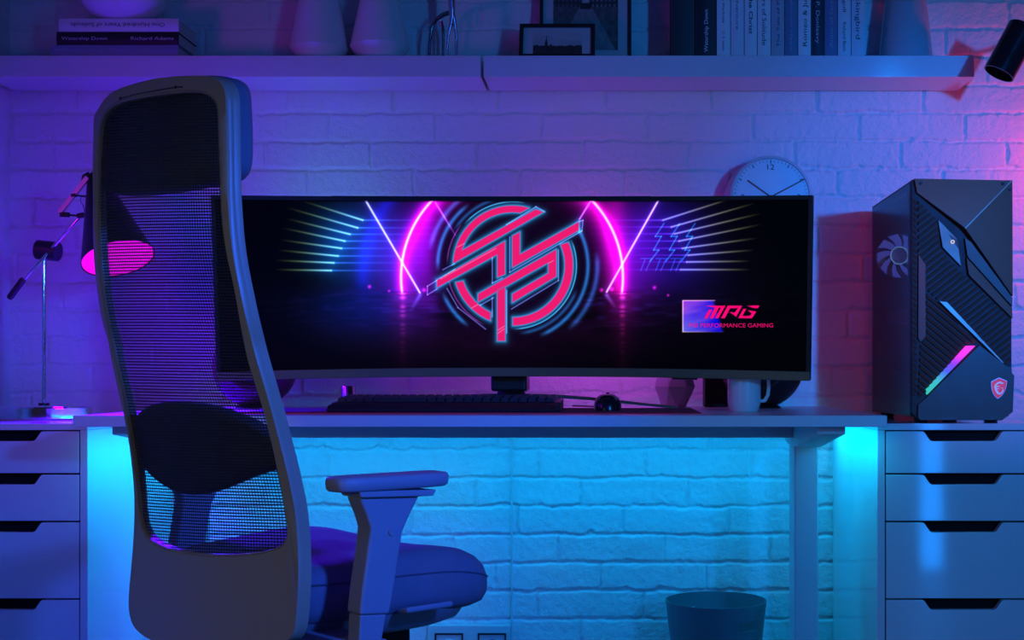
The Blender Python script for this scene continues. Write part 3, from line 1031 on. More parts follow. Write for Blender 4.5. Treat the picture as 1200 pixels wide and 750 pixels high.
# stand
hub = Vector((-0.2425, 2.845, 0))
MB().box(hub.x - 0.0385, hub.x + 0.0385, 2.775, 2.875, 0.7665, 0.835).build('stand_neck', m_black, mon, bevel=0.006, seg=3)
MB().lathe([(0.0, 0.7595), (0.030, 0.7595), (0.031, 0.761), (0.031, 0.7662), (0.0, 0.7662)], hub, n=40).build('swivel_ring', mat('stand_dark_grey', (0.05, 0.05, 0.05), 0.4), mon)
m_foot = mat('stand_metal', (0.30, 0.22, 0.18), 0.35, metal=0.4)
MB().lathe([(0.0, 0.7285), (0.045, 0.7285), (0.047, 0.733), (0.040, 0.752), (0.029, 0.7594), (0.0, 0.7594)], hub, n=40).build('stand_base', m_foot, mon)
for s in (-1, 1):
    lg = MB()
    prof = [(0.030, 0.757, 0.0), (0.10, 0.7555, 0.005), (0.20, 0.7475, 0.018), (0.30, 0.736, 0.034), (0.365, 0.7300, 0.046)]
    vs, fs = [], []
    for (dx, z, dy) in prof:
        hw, hh = 0.013 - 0.012 * dx, 0.0042 - 0.004 * dx
        x, y = hub.x + s * dx, hub.y + dy - 0.01
        vs += [(x, y - hw, z - hh), (x, y + hw, z - hh), (x, y + hw * 0.7, z + hh), (x, y - hw * 0.7, z + hh)]
    n = len(prof)
    for i in range(n - 1):
        for k in range(4):
            fs.append((4 * i + k, 4 * i + (k + 1) % 4, 4 * i + 4 + (k + 1) % 4, 4 * i + 4 + k))
    fs += [(0, 1, 2, 3), (4 * n - 4, 4 * n - 3, 4 * n - 2, 4 * n - 1)]
    lg.add(vs, fs)
    lg.cyl((hub.x + s * 0.355, hub.y + 0.034, 0.7272), (hub.x + s * 0.355, hub.y + 0.034, 0.7292), 0.006, n=14)
    lg.build('foot', m_foot, mon, bevel=0.001)

# ---------------------------------------------------------------- desk mat, keyboard, mouse
mt = MB().box(-0.760, 0.158, 2.560, 2.945, DZ + 0.0001, DZ + 0.0028).build('desk_mat', mat('mat_cloth_black', (0.010, 0.010, 0.013), 0.85, bump=(500, 0.2)))
MATZ = DZ + 0.0028
tag(mt, 'wide black cloth desk mat with a red stitched edge under the keyboard', 'desk mat')
ed = MB()
m_red = mat('red_stitching', (0.85, 0.01, 0.05), 0.6)
ed.box(-0.7602, 0.1582, 2.5585, 2.5598, DZ + 0.0003, DZ + 0.0026)
ed.box(0.1581, 0.1592, 2.5598, 2.945, DZ + 0.0003, DZ + 0.0026)
e_ = ed.build('stitched_edge', m_red, mt)

kx0, kx1, ky0, ky1 = -0.5965, -0.1250, 2.652, 2.790
kb = thing('keyboard', ((kx0 + kx1) / 2, 2.70, MATZ), 'full-size black mechanical keyboard with wrist rest on the desk mat', 'keyboard')
m_key_body = mat('keyboard_black', (0.010, 0.010, 0.014), 0.5)
bs = MB()
kz = lambda y: 0.7445 + (y - ky0) * 0.058
bs.prism([(kx0, ky0, MATZ + 0.0004), (kx0, ky1, MATZ + 0.0004), (kx0, ky1, kz(ky1)), (kx0, ky0, kz(ky0))], (kx1 - kx0, 0, 0))
bs.build('case', m_key_body, kb, bevel=0.002)
wr = MB().prism([(kx0 + 0.004, 2.585, MATZ + 0.0004), (kx0 + 0.004, 2.653, MATZ + 0.0004), (kx0 + 0.004, 2.653, 0.743), (kx0 + 0.004, 2.640, 0.7445), (kx0 + 0.004, 2.60, 0.7405), (kx0 + 0.004, 2.587, 0.733)], (kx1 - kx0 - 0.008, 0, 0))
wr.build('wrist_rest', mat('wrist_rest_pad', (0.009, 0.009, 0.014), 0.7), kb, bevel=0.003)
kc = mat('key_cap', (0.016, 0.014, 0.022), 0.45)
rows = [(15, None), (21, None), (21, None), (17, None), (17, None), (11, None)]
caps = MB()
ymin, ymax = ky0 + 0.008, ky1 - 0.010
for r_i in range(6):
    yy = ymin + (ymax - ymin) * (r_i + 0.5) / 6
    h = (ymax - ymin) / 6 * 0.44
    x = kx0 + 0.010
    k = 0
    while x < kx1 - 0.016:
        w = 0.0188
        if r_i == 0 and 0.075 < x - kx0 < 0.09:
            w = 0.112
        z0, z1 = kz(yy) + 0.0002, kz(yy) + 0.0085
        ww = min(w, kx1 - 0.010 - x) - 0.0022
        vs = [(x, yy - h, z0), (x + ww, yy - h, z0), (x + ww, yy + h, z0), (x, yy + h, z0), (x + 0.002, yy - h * 0.8, z1), (x + ww - 0.002, yy - h * 0.8, z1), (x + ww - 0.002, yy + h * 0.65, z1), (x + 0.002, yy + h * 0.65, z1)]
        caps.add(vs, [(0, 3, 2, 1), (4, 5, 6, 7), (0, 1, 5, 4), (1, 2, 6, 5), (2, 3, 7, 6), (3, 0, 4, 7)])
        x += w
        k += 1
KEYS = caps
ko = KEYS.build('keys', kc, kb)

mo = thing('computer_mouse', (-0.029, 2.745, MATZ), 'small rounded black computer mouse on the desk mat, right of the keyboard', 'mouse')


def mouse_body():
    vs, fs = [], []
    n, m = 28, 12
    L, Wd, Hh = 0.056, 0.0300, 0.0335
    for k in range(m + 1):
        e = k / m
        for i in range(n):
            t = 2 * math.pi * i / n
            cx_, sy_ = math.cos(t), math.sin(t)
            q = math.cos(e * math.pi / 2) ** 0.55
            rx = Wd * q * (abs(cx_) ** 0.85) * (1 if cx_ > 0 else -1)
            ry = L * q * (abs(sy_) ** 0.85) * (1 if sy_ > 0 else -1)
            hump = 1.0 + 0.10 * (-ry / L)
            vs.append((mo.location.x + rx, 2.745 + ry, MATZ + 0.0006 + Hh * math.sin(e * math.pi / 2) * hump))
    for k in range(m):
        for i in range(n):
            fs.append((k * n + i, k * n + (i + 1) % n, (k + 1) * n + (i + 1) % n, (k + 1) * n + i))
    fs.append(tuple(reversed(range(n))))
    return MB().add(vs, fs)


mouse_body().build('shell', mat('mouse_gloss_black', (0.010, 0.012, 0.020), 0.16), mo, angle=60)
MB().cyl((mo.location.x - 0.0035, 2.772, MATZ + 0.029), (mo.location.x + 0.0035, 2.772, MATZ + 0.029), 0.0085, n=24).build('scroll_wheel', mat('wheel_rubber', (0.03, 0.03, 0.03), 0.7), mo)
MB().tube([(mo.location.x, 2.800, MATZ + 0.006), (mo.location.x + 0.004, 2.83, MATZ + 0.0030), (mo.location.x + 0.012, 2.90, MATZ + 0.0030), (mo.location.x + 0.012, 2.96, DZ + 0.003), (mo.location.x - 0.02, 3.05, DZ + 0.003), (mo.location.x - 0.09, 3.16, DZ + 0.003)], 0.0018, 8).build('mouse_cable', m_black, mo)

# ---------------------------------------------------------------- things on the desk behind the monitor
can = MB().lathe([(0.0, 0.0), (0.0150, 0.0), (0.0158, 0.001), (0.0158, 0.051), (0.0150, 0.0525), (0.0138, 0.0525), (0.0138, 0.046), (0.0, 0.046)], ((408 - CX) * 2.975 / F, 2.975, DZ + 0.0002), n=32)
can = can.build('metal_canister', mat('brushed_steel', (0.45, 0.46, 0.50), 0.25, metal=1.0))
tag(can, 'small upright steel canister on the desk behind the keyboard', 'canister')

mug_c = Vector((871.5 * 0 + (872 - CX) * 2.735 / F, 2.735, DZ + 0.0002))
mug = thing('mug', mug_c, 'pale glossy mug with handle, under the right end of the monitor', 'mug')
MB().lathe([(0.0, 0.0), (0.0275, 0.0), (0.0305, 0.003), (0.0345, 0.016), (0.0352, 0.03), (0.0352, 0.092), (0.0338, 0.0935), (0.0322, 0.092), (0.0322, 0.02), (0.026, 0.007), (0.0, 0.006)], mug_c, n=48).build('cup', m_ceramic, mug)
MB().tube([mug_c + Vector(p) for p in ((0.0345, 0, 0.078), (0.044, 0, 0.0795), (0.0512, 0, 0.073), (0.0525, 0, 0.055), (0.0505, 0, 0.035), (0.044, 0, 0.023), (0.0345, 0, 0.022))], 0.0042, 12).build('handle', m_ceramic, mug)

bx = thing('black_box_speaker', (0.207, 3.16, DZ), 'slim upright black box standing at the back of the desk behind the mug', 'speaker')
X0, X1 = (826 - CX) * 3.13 / F, (853.5 - CX) * 3.13 / F
MB().box(X0, X1, 3.131, 3.215, DZ + 0.0002, DZ + 0.155).build('cabinet', mat('matte_black', (0.004, 0.004, 0.005), 0.6), bx, bevel=0.003)
MB().box(X0 + 0.005, X1 - 0.005, 3.1285, 3.1309, DZ + 0.008, DZ + 0.147).build('grille', mat('speaker_cloth', (0.003, 0.003, 0.003), 0.95, bump=(900, 0.4)), bx)


def ball_speaker(cx, cy, label):
    r, hz = 0.098, 0.094
    c = Vector((cx, cy, DZ + hz + 0.0045))
    t = thing('ball_speaker', (cx, cy, DZ), label, 'speaker', 'round desktop speakers')
    a = Vector((-0.25 if cx > 0 else 0.25, -1.0, 0.25)).normalized()
    pr = [(r * math.sin(math.pi * i / 30), -r * math.cos(math.pi * i / 30)) for i in range(0, 23)]
    pr.append((r * math.sin(math.pi * 22 / 30) - 0.006, -r * math.cos(math.pi * 22 / 30) + 0.001))
    pr.append((r * math.sin(math.pi * 22 / 30) - 0.012, -r * math.cos(math.pi * 22 / 30) - 0.012))
    MB().lathe(pr, c, a, 56).build('shell', mat('dark_red_shell', (0.055, 0.014, 0.018), 0.35), t)
    hh = -r * math.cos(math.pi * 22 / 30)
    MB().lathe([(0.054, hh - 0.0105), (0.05, hh - 0.010), (0.022, hh - 0.028), (0.019, hh - 0.020), (0.0, hh - 0.014)], c, a, 48).build('cone', mat('speaker_cone', (0.012, 0.012, 0.02), 0.5), t)
    MB().lathe([(0.0, 0.0), (0.044, 0.0), (0.045, 0.002), (0.038, 0.0066), (0.0, 0.0066)], (cx, cy, DZ + 0.0002), n=40).build('foot_ring', m_black, t)


ball_speaker((893 - CX) * 3.06 / F, 3.06, 'dark red ball-shaped speaker on the desk behind the mug')
ball_speaker((299 - CX) * 3.06 / F, 3.06, 'dark ball-shaped speaker behind the monitor, seen through the chair mesh')

# faceted planter
pl = MB()
pc_ = Vector(((790 - CX) * 3.10 / F, 3.10, DZ + 0.0002))
pv, pf = [], []
n = 7
for (r, z, tw) in ((0.030, 0.0, 0.0), (0.0500, 0.050, 0.45), (0.036, 0.112, 0.0)):
    for i in range(n):
        t = 2 * math.pi * (i + tw) / n - 0.5
        pv.append((pc_.x + r * math.cos(t), pc_.y + r * math.sin(t), pc_.z + z))
for i in range(n):
    j = (i + 1) % n
    pf += [(i, j, n + i), (j, n + j, n + i), (n + i, n + j, 2 * n + j), (n + i, 2 * n + j, 2 * n + i)]
for k, (r, z) in enumerate(((0.032, 0.112), (0.030, 0.075))):
    for i in range(n):
        t = 2 * math.pi * i / n - 0.5
        pv.append((pc_.x + r * math.cos(t), pc_.y + r * math.sin(t), pc_.z + z))
for b in (2, 3):
    for i in range(n):
        j = (i + 1) % n
        pf.append((b * n + i, b * n + j, (b + 1) * n + j, (b + 1) * n + i))
pf += [tuple(range(4 * n, 5 * n)), tuple(reversed(range(n)))]
po = pl.add(pv, pf).build('faceted_planter', mat('pale_mauve_clay', (0.42, 0.38, 0.42), 0.5), angle=5)
tag(po, 'pale faceted planter pot on the desk behind the monitor, between mouse and black box', 'planter')

# ---------------------------------------------------------------- wall clock
ck_y = 3.175
ckc = at(903.5, 230.5, ck_y)
ck = thing('wall_clock', (ckc.x, WALL_Y - 0.01, ckc.z), 'round white wall clock with dark red hands, partly behind the monitor', 'clock')
rf = 46.5 * ck_y / F
MB().lathe([(0.0, 0.0), (rf + 0.012, 0.0), (rf + 0.0115, 0.02), (rf + 0.0035, 0.096), (rf + 0.002, 0.098), (rf - 0.0025, 0.098), (rf - 0.0035, 0.091), (0.0, 0.091)], (ckc.x, ck_y + 0.098, ckc.z), (0, -1, 0), 72).build('case', mat('clock_case', (0.55, 0.50, 0.52), 0.35), ck)
MB().lathe([(0.0, 0.0), (rf - 0.0040, 0.0), (rf - 0.0040, 0.0012), (0.0, 0.0012)], (ckc.x, ck_y + 0.0068, ckc.z), (0, -1, 0), 72).build('dial', mat('clock_dial', (0.80, 0.80, 0.82), 0.5), ck)
tk = MB()
for i in range(60):
    t = 2 * math.pi * i / 60
    L, w = (0.0085, 0.0011) if i % 5 == 0 else (0.0050, 0.0005)
    rd, tg = Vector((math.sin(t), 0, math.cos(t))), Vector((math.cos(t), 0, -math.sin(t)))
    tk.obox(ckc + Vector((0, 0.0051, 0)) + rd * (rf - 0.0065 - L / 2), rd * L / 2, Vector((0, 0.0003, 0)), tg * w)
tk.build('minute_marks', m_ink_dark, ck)
for s, dx, dz in (('12', 0, 0.0675), ('3', 0.069, -0.006), ('6', 0, -0.078), ('9', -0.069, -0.006)):
    w = 0.0175 if len(s) > 1 else 0.0085
    lettering(s, (ckc.x + dx - w / 2, ck_y + 0.0050, ckc.z + dz), (1, 0, 0), (0, 0, 1), w, 0.0135, m_ink_dark, ck, name='numeral')
m_hand = mat('dark_red_hand', (0.30, 0.006, 0.010), 0.4)
for (px, py, w, nm, dd) in ((876, 211, 0.0019, 'hour_hand', 0.0040), (943.5, 209.5, 0.0017, 'minute_hand', 0.0030)):
    e = at(px, py, ck_y)
    c0 = Vector((ckc.x, ck_y + dd, ckc.z))
    e = Vector((e.x, ck_y + dd, e.z))
    dr = (e - c0)
    tn = Vector((-dr.z, 0, dr.x)).normalized()
    b = MB().obox((c0 + e) / 2 - dr * 0.04, dr * 0.54, Vector((0, 0.0004, 0)), tn * w)
    b.build(nm, m_hand, ck)
MB().cyl((ckc.x, ck_y + 0.0045, ckc.z), (ckc.x, ck_y + 0.0015, ckc.z), 0.0045, n=20).build('hub', m_hand, ck)

# ---------------------------------------------------------------- spotlight on the wall at upper right
sd = 2.97
p0, p1 = at(1170.5, 86.5, sd), at(1199.5, 33.0, sd)
ax = (p1 - p0).normalized()
sp = thing('wall_spotlight', (1.12, WALL_Y - 0.01, 1.60), 'black cylindrical spotlight tilted downwards beside the right end of the shelf', 'spotlight')
rr = 18.6 * sd / F
L = (p1 - p0).length
MB().lathe([(0.0, 0.012), (rr - 0.004, 0.012), (rr - 0.003, 0.0), (rr, 0.0), (rr, L), (rr - 0.002, L + 0.002), (0.0, L + 0.002)], p0, ax, 48).build('lamp_head', m_black_gloss, sp, angle=30)
MB().cyl(p0 + ax * 0.0135, p0 + ax * 0.0155, rr - 0.005, n=32).build('lens', mat('unlit_lens', (0.03, 0.03, 0.035), 0.15), sp)
q = p1 + ax * 0.004
MB().tube([p0 + ax * (L * 0.75), p0 + ax * (L * 0.75) + Vector((0.03, 0.04, 0.02)), Vector((1.10, 3.14, 1.66)), Vector((1.12, 3.265, 1.665))], 0.006, 12).build('arm', m_black, sp)
MB().cyl((1.12, 3.258, 1.665), (1.12, 3.2785, 1.665), 0.032, n=32).build('wall_plate', m_black, sp)
# ---------------------------------------------------------------- desk lamp on the left cabinet
LD = 2.985
TOPZ = CAB_H + 0.0002
lamp = thing('desk_lamp', at(51.5, 490, LD).xy.to_3d() + Vector((0, 0, TOPZ)), 'chrome desk lamp with black cone shade glowing magenta, on the left drawer cabinet', 'lamp')
lc = Vector((at(51.5, 400, LD).x, LD, TOPZ))
MB().lathe([(0.0, 0.0), (0.100, 0.0), (0.1035, 0.003), (0.1035, 0.026), (0.1010, 0.0295), (0.0965, 0.0305), (0.0, 0.0325)], lc, n=72).build('base', m_chrome, lamp, angle=30)
jz = at(0, 294, LD).z
MB().cyl((lc.x, LD, TOPZ + 0.0325), (lc.x, LD, TOPZ + 0.037), 0.012, n=28).build('collar', m_black, lamp)
MB().cyl((lc.x, LD, TOPZ + 0.036), (lc.x, LD, jz - 0.012), 0.0046, n=20).build('pole', m_chrome, lamp)
ja, jb = at(43.5, 292.5, LD), at(68.0, 295, LD)
jx = (jb - ja).normalized()
MB().lathe([(0.0, -0.001), (0.0205, -0.001), (0.0225, 0.001), (0.0225, (jb - ja).length), (0.0208, (jb - ja).length + 0.002), (0.0, (jb - ja).length + 0.002)], ja, jx, 40).build('joint', m_black, lamp, angle=30)
a0, a1 = at(24, 332, LD - 0.018), at(94, 254, LD - 0.018)
MB().tube([a0, a1], 0.0036, 14).build('arm', m_chrome, lamp)
MB().tube([at(10.5, 350, LD - 0.018), at(12, 348, LD - 0.018), at(26, 329, LD - 0.018), at(28, 326.5, LD - 0.018)], [0.0055, 0.0075, 0.0075, 0.006], 18).build('counterweight', m_black, lamp)
br = MB()
b0, b1 = at(69.5, 249.5, LD - 0.02), at(103.0, 207.5, LD - 0.02)
dr = (b1 - b0) / 2
nr = Vector((dr.z, 0, -dr.x)).normalized()
br.obox((b0 + b1) / 2, dr, nr * 0.0055, Vector((0, 0.004, 0)))
br.build('bracket', mat('pale_steel', (0.42, 0.48, 0.40), 0.35, metal=0.7), lamp, bevel=0.0008)
for q0, q1, r in (((71, 251.3), (81, 251.8), 0.0058), ((91, 253.3), (98.5, 251.8), 0.0062), ((84, 229.3), (89.5, 228.5), 0.0050)):
    MB().cyl(at(*q0, LD - 0.0205), at(*q1, LD - 0.0205), r, n=18).build('pivot', m_black, lamp)
MB().tube([at(80, 251.8, LD - 0.02), at(93, 253, LD - 0.02)], 0.0022, 8).build('link_rod', m_black, lamp)
MB().tube([at(87, 229, LD - 0.026), at(106, 230.5, LD - 0.01)], 0.0022, 8).build('link_rod', m_black, lamp)
MB().tube([at(95, 229.5, LD - 0.02), at(94, 236, LD - 0.02), at(97.5, 241, LD - 0.02), at(98.8, 247, LD - 0.02), at(95.5, 253, LD - 0.02)], 0.0014, 8).build('flex', m_chrome, lamp)
# shade: long black cone, tilted to the right and towards the room
s0 = at(112.5, 207, LD)
sdir = Vector((0.076, -0.066, -0.192)).normalized()
SLEN, SR0, SR1 = 0.222, 0.020, 0.0805
MB().lathe([(0.0, -0.006), (0.014, -0.006), (0.019, -0.001), (SR0, 0.004), (SR1, SLEN), (SR1 - 0.0015, SLEN), (SR0 - 0.002, 0.006), (0.0, 0.006)], s0, sdir, 64).build('lamp_shade', mat('shade_black', (0.006, 0.005, 0.008), 0.4), lamp, angle=40)
MB().lathe([(0.0, SLEN - 0.0015), (SR1 - 0.0030, SLEN - 0.0015), (SR1 - 0.0030, SLEN - 0.004), (0.0, SLEN - 0.004)], s0, sdir, 64).build('diffuser', glow('magenta_lamp', (1.0, 0.0, 0.95), 1.15), lamp)
MB().tube([s0 + Vector((-0.012, -0.008, 0.006)), s0 + Vector((-0.020, -0.012, -0.002)), s0 + Vector((-0.024, -0.012, -0.016))], [0.005, 0.0075, 0.006], 14).build('switch', m_black, lamp)

# ---------------------------------------------------------------- computer tower
PD = 2.752
pp = lambda px, py, dy=0.0: Vector(((px - CX) * PD / F, PD + dy, CZ - (py - CY) * PD / F))
tx0, tx1 = pp(1070.5, 0).x, pp(1187, 0).x
tz0, tz1 = CAB_H + 0.012, pp(0, 209.5).z
TB = 3.205
tower = thing('computer_tower', ((tx0 + tx1) / 2, 2.95, CAB_H), 'black computer tower with angular slatted front and rainbow light bar, on the right cabinet', 'computer')
m_case = mat('tower_black', (0.045, 0.013, 0.006), 0.42, var=0.05)
m_plate = mat('tower_brushed_plate', (0.21, 0.055, 0.024), 0.38, metal=0.3, bump=(700, 0.05), var=0.05)
m_slat = mat('tower_slat', (0.12, 0.055, 0.035), 0.45)
m_deep = mat('tower_recess', (0.004, 0.004, 0.005), 0.6)
m_grey = mat('tower_grey_insert', (0.16, 0.085, 0.055), 0.4, metal=0.2)
m_silver = mat('tower_silver_trim', (0.60, 0.36, 0.28), 0.3, metal=0.6)
fy = PD + 0.030                        # where the front cover meets the body
ch = MB()
ch.box(tx0, tx1, fy, TB, tz1 - 0.003, tz1)                      # roof
ch.box(tx0, tx1, fy, TB, tz0, tz0 + 0.004)                      # base plate
ch.box(tx1 - 0.003, tx1, fy, TB, tz0 + 0.004, tz1 - 0.003)      # far side
ch.box(tx0, tx1 - 0.003, TB - 0.003, TB, tz0 + 0.004, tz1 - 0.003)   # rear
ch.box(tx0, tx0 + 0.004, fy, fy + 0.026, tz0 + 0.004, tz1 - 0.003)   # front post of the window
ch.box(tx0, tx0 + 0.004, TB - 0.020, TB - 0.003, tz0 + 0.004, tz1 - 0.003)
ch.box(tx0, tx0 + 0.004, fy + 0.026, TB - 0.020, tz1 - 0.018, tz1 - 0.003)
ch.box(tx0, tx0 + 0.004, fy + 0.026, TB - 0.020, tz0 + 0.004, tz0 + 0.030)
ch.box(tx0 + 0.005, tx1 - 0.004, fy + 0.002, TB - 0.004, tz0 + 0.006, tz0 + 0.10)   # power supply cover
ch.box(tx1 - 0.030, tx1 - 0.004, fy + 0.002, TB - 0.004, tz0 + 0.10, tz1 - 0.006)   # motherboard tray
ch.build('chassis', m_case, tower, bevel=0.0008)
ft = MB()
for (xa, ya) in ((tx0 + 0.03, fy + 0.03), (tx1 - 0.03, fy + 0.03), (tx0 + 0.03, TB - 0.04), (tx1 - 0.03, TB - 0.04)):
    MB().cyl((xa, ya, CAB_H + 0.0003), (xa, ya, tz0), 0.014, 0.018, n=20).build('foot', m_black, tower)
# tinted glass side
gm = bpy.data.materials.new('tinted_glass')
gm.use_nodes = True
nt = gm.node_tree
nt.nodes.remove(nt.nodes['Principled BSDF'])
tr, gl, fz, mx = nt.nodes.new('ShaderNodeBsdfTransparent'), nt.nodes.new('ShaderNodeBsdfGlossy'), nt.nodes.new('ShaderNodeFresnel'), nt.nodes.new('ShaderNodeMixShader')
tr.inputs['Color'].default_value = (0.55, 0.60, 0.64, 1)
gl.inputs['Roughness'].default_value = 0.2
gl.inputs['Color'].default_value = (0.55, 0.85, 0.85, 1)
fz.inputs['IOR'].default_value = 1.40
nt.links.new(fz.outputs[0], mx.inputs[0])
nt.links.new(tr.outputs[0], mx.inputs[1])
nt.links.new(gl.outputs[0], mx.inputs[2])
nt.links.new(mx.outputs[0], nt.nodes['Material Output'].inputs['Surface'])
MB().add([(tx0 - 0.0005, fy + 0.004, tz0 + 0.006), (tx0 - 0.0005, TB - 0.004, tz0 + 0.006), (tx0 - 0.0005, TB - 0.004, tz1 - 0.005), (tx0 - 0.0005, fy + 0.004, tz1 - 0.005)], [(3, 2, 1, 0)]).build('glass_panel', gm, tower, fix=False)
# lit fan at the rear, seen through the glass
fc = Vector((tx0 + 0.0585, TB - 0.030, pp(0, 0).z))
fc.z = CZ - (300 - CY) * (TB - 0.03) / F
fan = MB().lathe([(0.056, -0.012), (0.0590, -0.012), (0.0590, 0.012), (0.056, 0.012)], fc, (0, -1, 0), 48, close=True).build('rear_fan', m_black, tower)
fb = MB()
for k in range(9):
    t = 2 * math.pi * k / 9
    vs = []
    for (r, tw, da) in ((0.020, 0.010, 0.0), (0.038, 0.008, 0.25), (0.054, 0.006, 0.45)):
        for s in (-1, 1):
            a = t + da + s * 0.22
            vs.append((fc.x + r * math.cos(a), fc.y - 0.002 + s * tw, fc.z + r * math.sin(a)))
    fb.add(vs, [(0, 1, 3, 2), (2, 3, 5, 4)])
fb.build('blades', glow('fan_blade_lit', (0.12, 0.16, 0.95), 0.42), fan, fix=False)
MB().lathe([(0.0, 0.013), (0.0190, 0.013), (0.0200, 0.012), (0.0200, -0.010), (0.0, -0.010)], fc, (0, -1, 0), 36).build('fan_hub', mat('fan_hub_grey', (0.06, 0.07, 0.09), 0.5), fan)
MB().lathe([(0.0200, 0.0135), (0.0222, 0.0135), (0.0222, 0.0110), (0.0200, 0.0110)], fc, (0, -1, 0), 36, close=True).build('lit_ring', glow('fan_ring_lit', (0.25, 0.55, 1.0), 0.6), fan)
gp = MB().box(tx0 + 0.03, tx1 - 0.032, fy + 0.10, TB - 0.03, pp(0, 372).z, pp(0, 356).z)
gp.build('graphics_card', mat('card_grey', (0.10, 0.10, 0.11), 0.4), tower, bevel=0.002)
gl_ = MB()
zt = pp(0, 346).z
for k in range(4):
    gl_.box(tx1 - 0.05 - 0.0, tx1 - 0.034, fy + 0.17 + k * 0.014, fy + 0.176 + k * 0.014, pp(0, 292).z, pp(0, 258).z)
gl_.build('memory_sticks', mat('memory_grey', (0.25, 0.28, 0.32), 0.35), tower)

# angular front cover
cov = MB()
out = [(1070.5, 209.5), (1187, 211), (1187.3, 437), (1189.8, 440), (1188.2, 483), (1176, 492.8), (1079, 492.8), (1075.5, 489), (1070.5, 484)]
cov.prism([pp(x, y, 0.012) for x, y in out], (0, 0.0178, 0))
cov.build('front_cover', m_deep, tower)


def plate(name, pts, m, d0=0.0, d1=0.012, depths=None, bevel=0.0006, parent=None):
    """Raised plate on the front; depths gives each corner its own height for faceted plates."""
    n = len(pts)
    f = [pp(x, y, (depths[i] if depths else d0)) for i, (x, y) in enumerate(pts)]
    b = [pp(x, y, d1) for x, y in pts]
    fs = [tuple(range(n)), tuple(reversed(range(n, 2 * n)))] + [(i, n + i, n + (i + 1) % n, (i + 1) % n) for i in range(n)]
    return MB().add(f + b, fs).build(name, m, parent or tower, bevel=bevel)


tp1 = plate('top_plate', [(1072, 209), (1186.6, 211), (1129.4, 267.6), (1075.2, 225.6)], m_plate, depths=[0.003, 0.004, -0.010, 0.003])
tp2 = plate('side_plate', [(1187.2, 211.4), (1187.6, 347), (1129.9, 268.2)], m_plate, depths=[0.004, 0.004, -0.010])
plate('edge_trim', [(1129.2, 267.9), (1186.4, 210.6), (1187.2, 211.3), (1129.8, 268.7)], m_silver, depths=[-0.0112, 0.0025, 0.0025, -0.0112], bevel=0)
for (x, y) in ((1079.2, 214.6), (1175.6, 215.0), (1184.0, 222.0)):
    MB().cyl(pp(x, y, 0.0028), pp(x, y, -0.0012), 0.0034, n=16).build('screw', m_deep, tower)
plate('facet', [(1131.2, 279), (1137, 283), (1187.6, 349), (1187.2, 359), (1134, 300.5)], mat('tower_facet_dark', (0.05, 0.018, 0.011), 0.4, metal=0.2), depths=[0.004, -0.003, 0.006, 0.006, 0.002])
plate('facet', [(1133.0, 301.5), (1187.2, 361), (1187.2, 373), (1135.6, 322)], m_plate, depths=[0.002, 0.006, 0.004, 0.0])
dp = plate('button_panel', [(1100, 256.5), (1122, 280.2), (1127, 312), (1105, 289.6)], m_grey, depths=[0.006, 0.001, 0.004, 0.002])
plate('button_facet', [(1112, 274), (1121.6, 281), (1123.2, 291)], mat('tower_facet_mid', (0.05, 0.05, 0.055), 0.35), depths=[0.0030, 0.0006, 0.0014], d1=0.006, bevel=0)
MB().lathe([(0.0026, 0.0), (0.0042, 0.0), (0.0042, 0.0035), (0.0026, 0.0035)], pp(1116.4, 283.4, 0.0022), (0, -1, 0), 24, close=True).build('power_button', glow('button_ring', (0.75, 0.75, 0.78), 0.8), tower)


def clip_poly(poly, p, nrm, keep):
    res = []
    n = len(poly)
    for i in range(n):
        a, b = poly[i], poly[(i + 1) % n]
        da = (a[0] - p[0]) * nrm[0] + (a[1] - p[1]) * nrm[1] - keep
        db = (b[0] - p[0]) * nrm[0] + (b[1] - p[1]) * nrm[1] - keep
        if da >= 0:
            res.append(a)
        if da * db < 0:
            t = da / (da - db)
            res.append((a[0] + t * (b[0] - a[0]), a[1] + t * (b[1] - a[1])))
    return res


def slats(name, poly, direction, pitch, width, depth0=0.0035, depth1=0.012):
    """Slanting ribs clipped to an outline."""
    l = math.hypot(*direction)
    d = (direction[0] / l, direction[1] / l)
    nr = (-d[1], d[0])
    ds = [x * nr[0] + y * nr[1] for x, y in poly]
    mb = MB()
    o = min(ds)
    while o < max(ds):
        q = clip_poly(poly, (0, 0), nr, o)
        if len(q) > 2:
            q = clip_poly(q, (0, 0), (-nr[0], -nr[1]), -(o + width))
        if len(q) > 2:
            n = len(q)
            k = lambda x, y: depth0 + 0.004 * ((x * nr[0] + y * nr[1] - o) / width)
            f = [pp(x, y, k(x, y)) for x, y in q]
            b = [pp(x, y, depth1) for x, y in q]
            mb.add(f + b, [tuple(range(n)), tuple(reversed(range(n, 2 * n)))] + [(i, n + i, n + (i + 1) % n, (i + 1) % n) for i in range(n)])
        o += pitch
    return mb.build(name, m_slat, tower, angle=20)


slats('slat_grille', [(1077, 235), (1099, 257), (1103.5, 291.5), (1111.5, 303.5), (1186.3, 375), (1185.3, 427), (1179, 427), (1112, 354), (1100, 351.5), (1086, 337), (1085.5, 309), (1077, 297)], (0.80, -0.62), 6.4, 3.4)
slats('slat_grille', [(1086.5, 344), (1099.5, 354.5), (1146.5, 401), (1132.5, 404), (1084.8, 461), (1077, 467), (1080, 402), (1086, 396)], (0.78, 0.64), 6.3, 3.3)
slats('slat_grille', [(1070.6, 232), (1075.0, 236), (1075.2, 463), (1070.6, 463)], (0.75, 0.7), 5.2, 2.9, 0.006, 0.0125)
plate('corner_bar', [(1077, 297.5), (1085.2, 309.5), (1085.4, 394), (1079.8, 401), (1076.6, 396)], mat('tower_bar', (0.085, 0.065, 0.05), 0.35, metal=0.3), depths=[0.005, 0.003, 0.003, 0.005, 0.006])
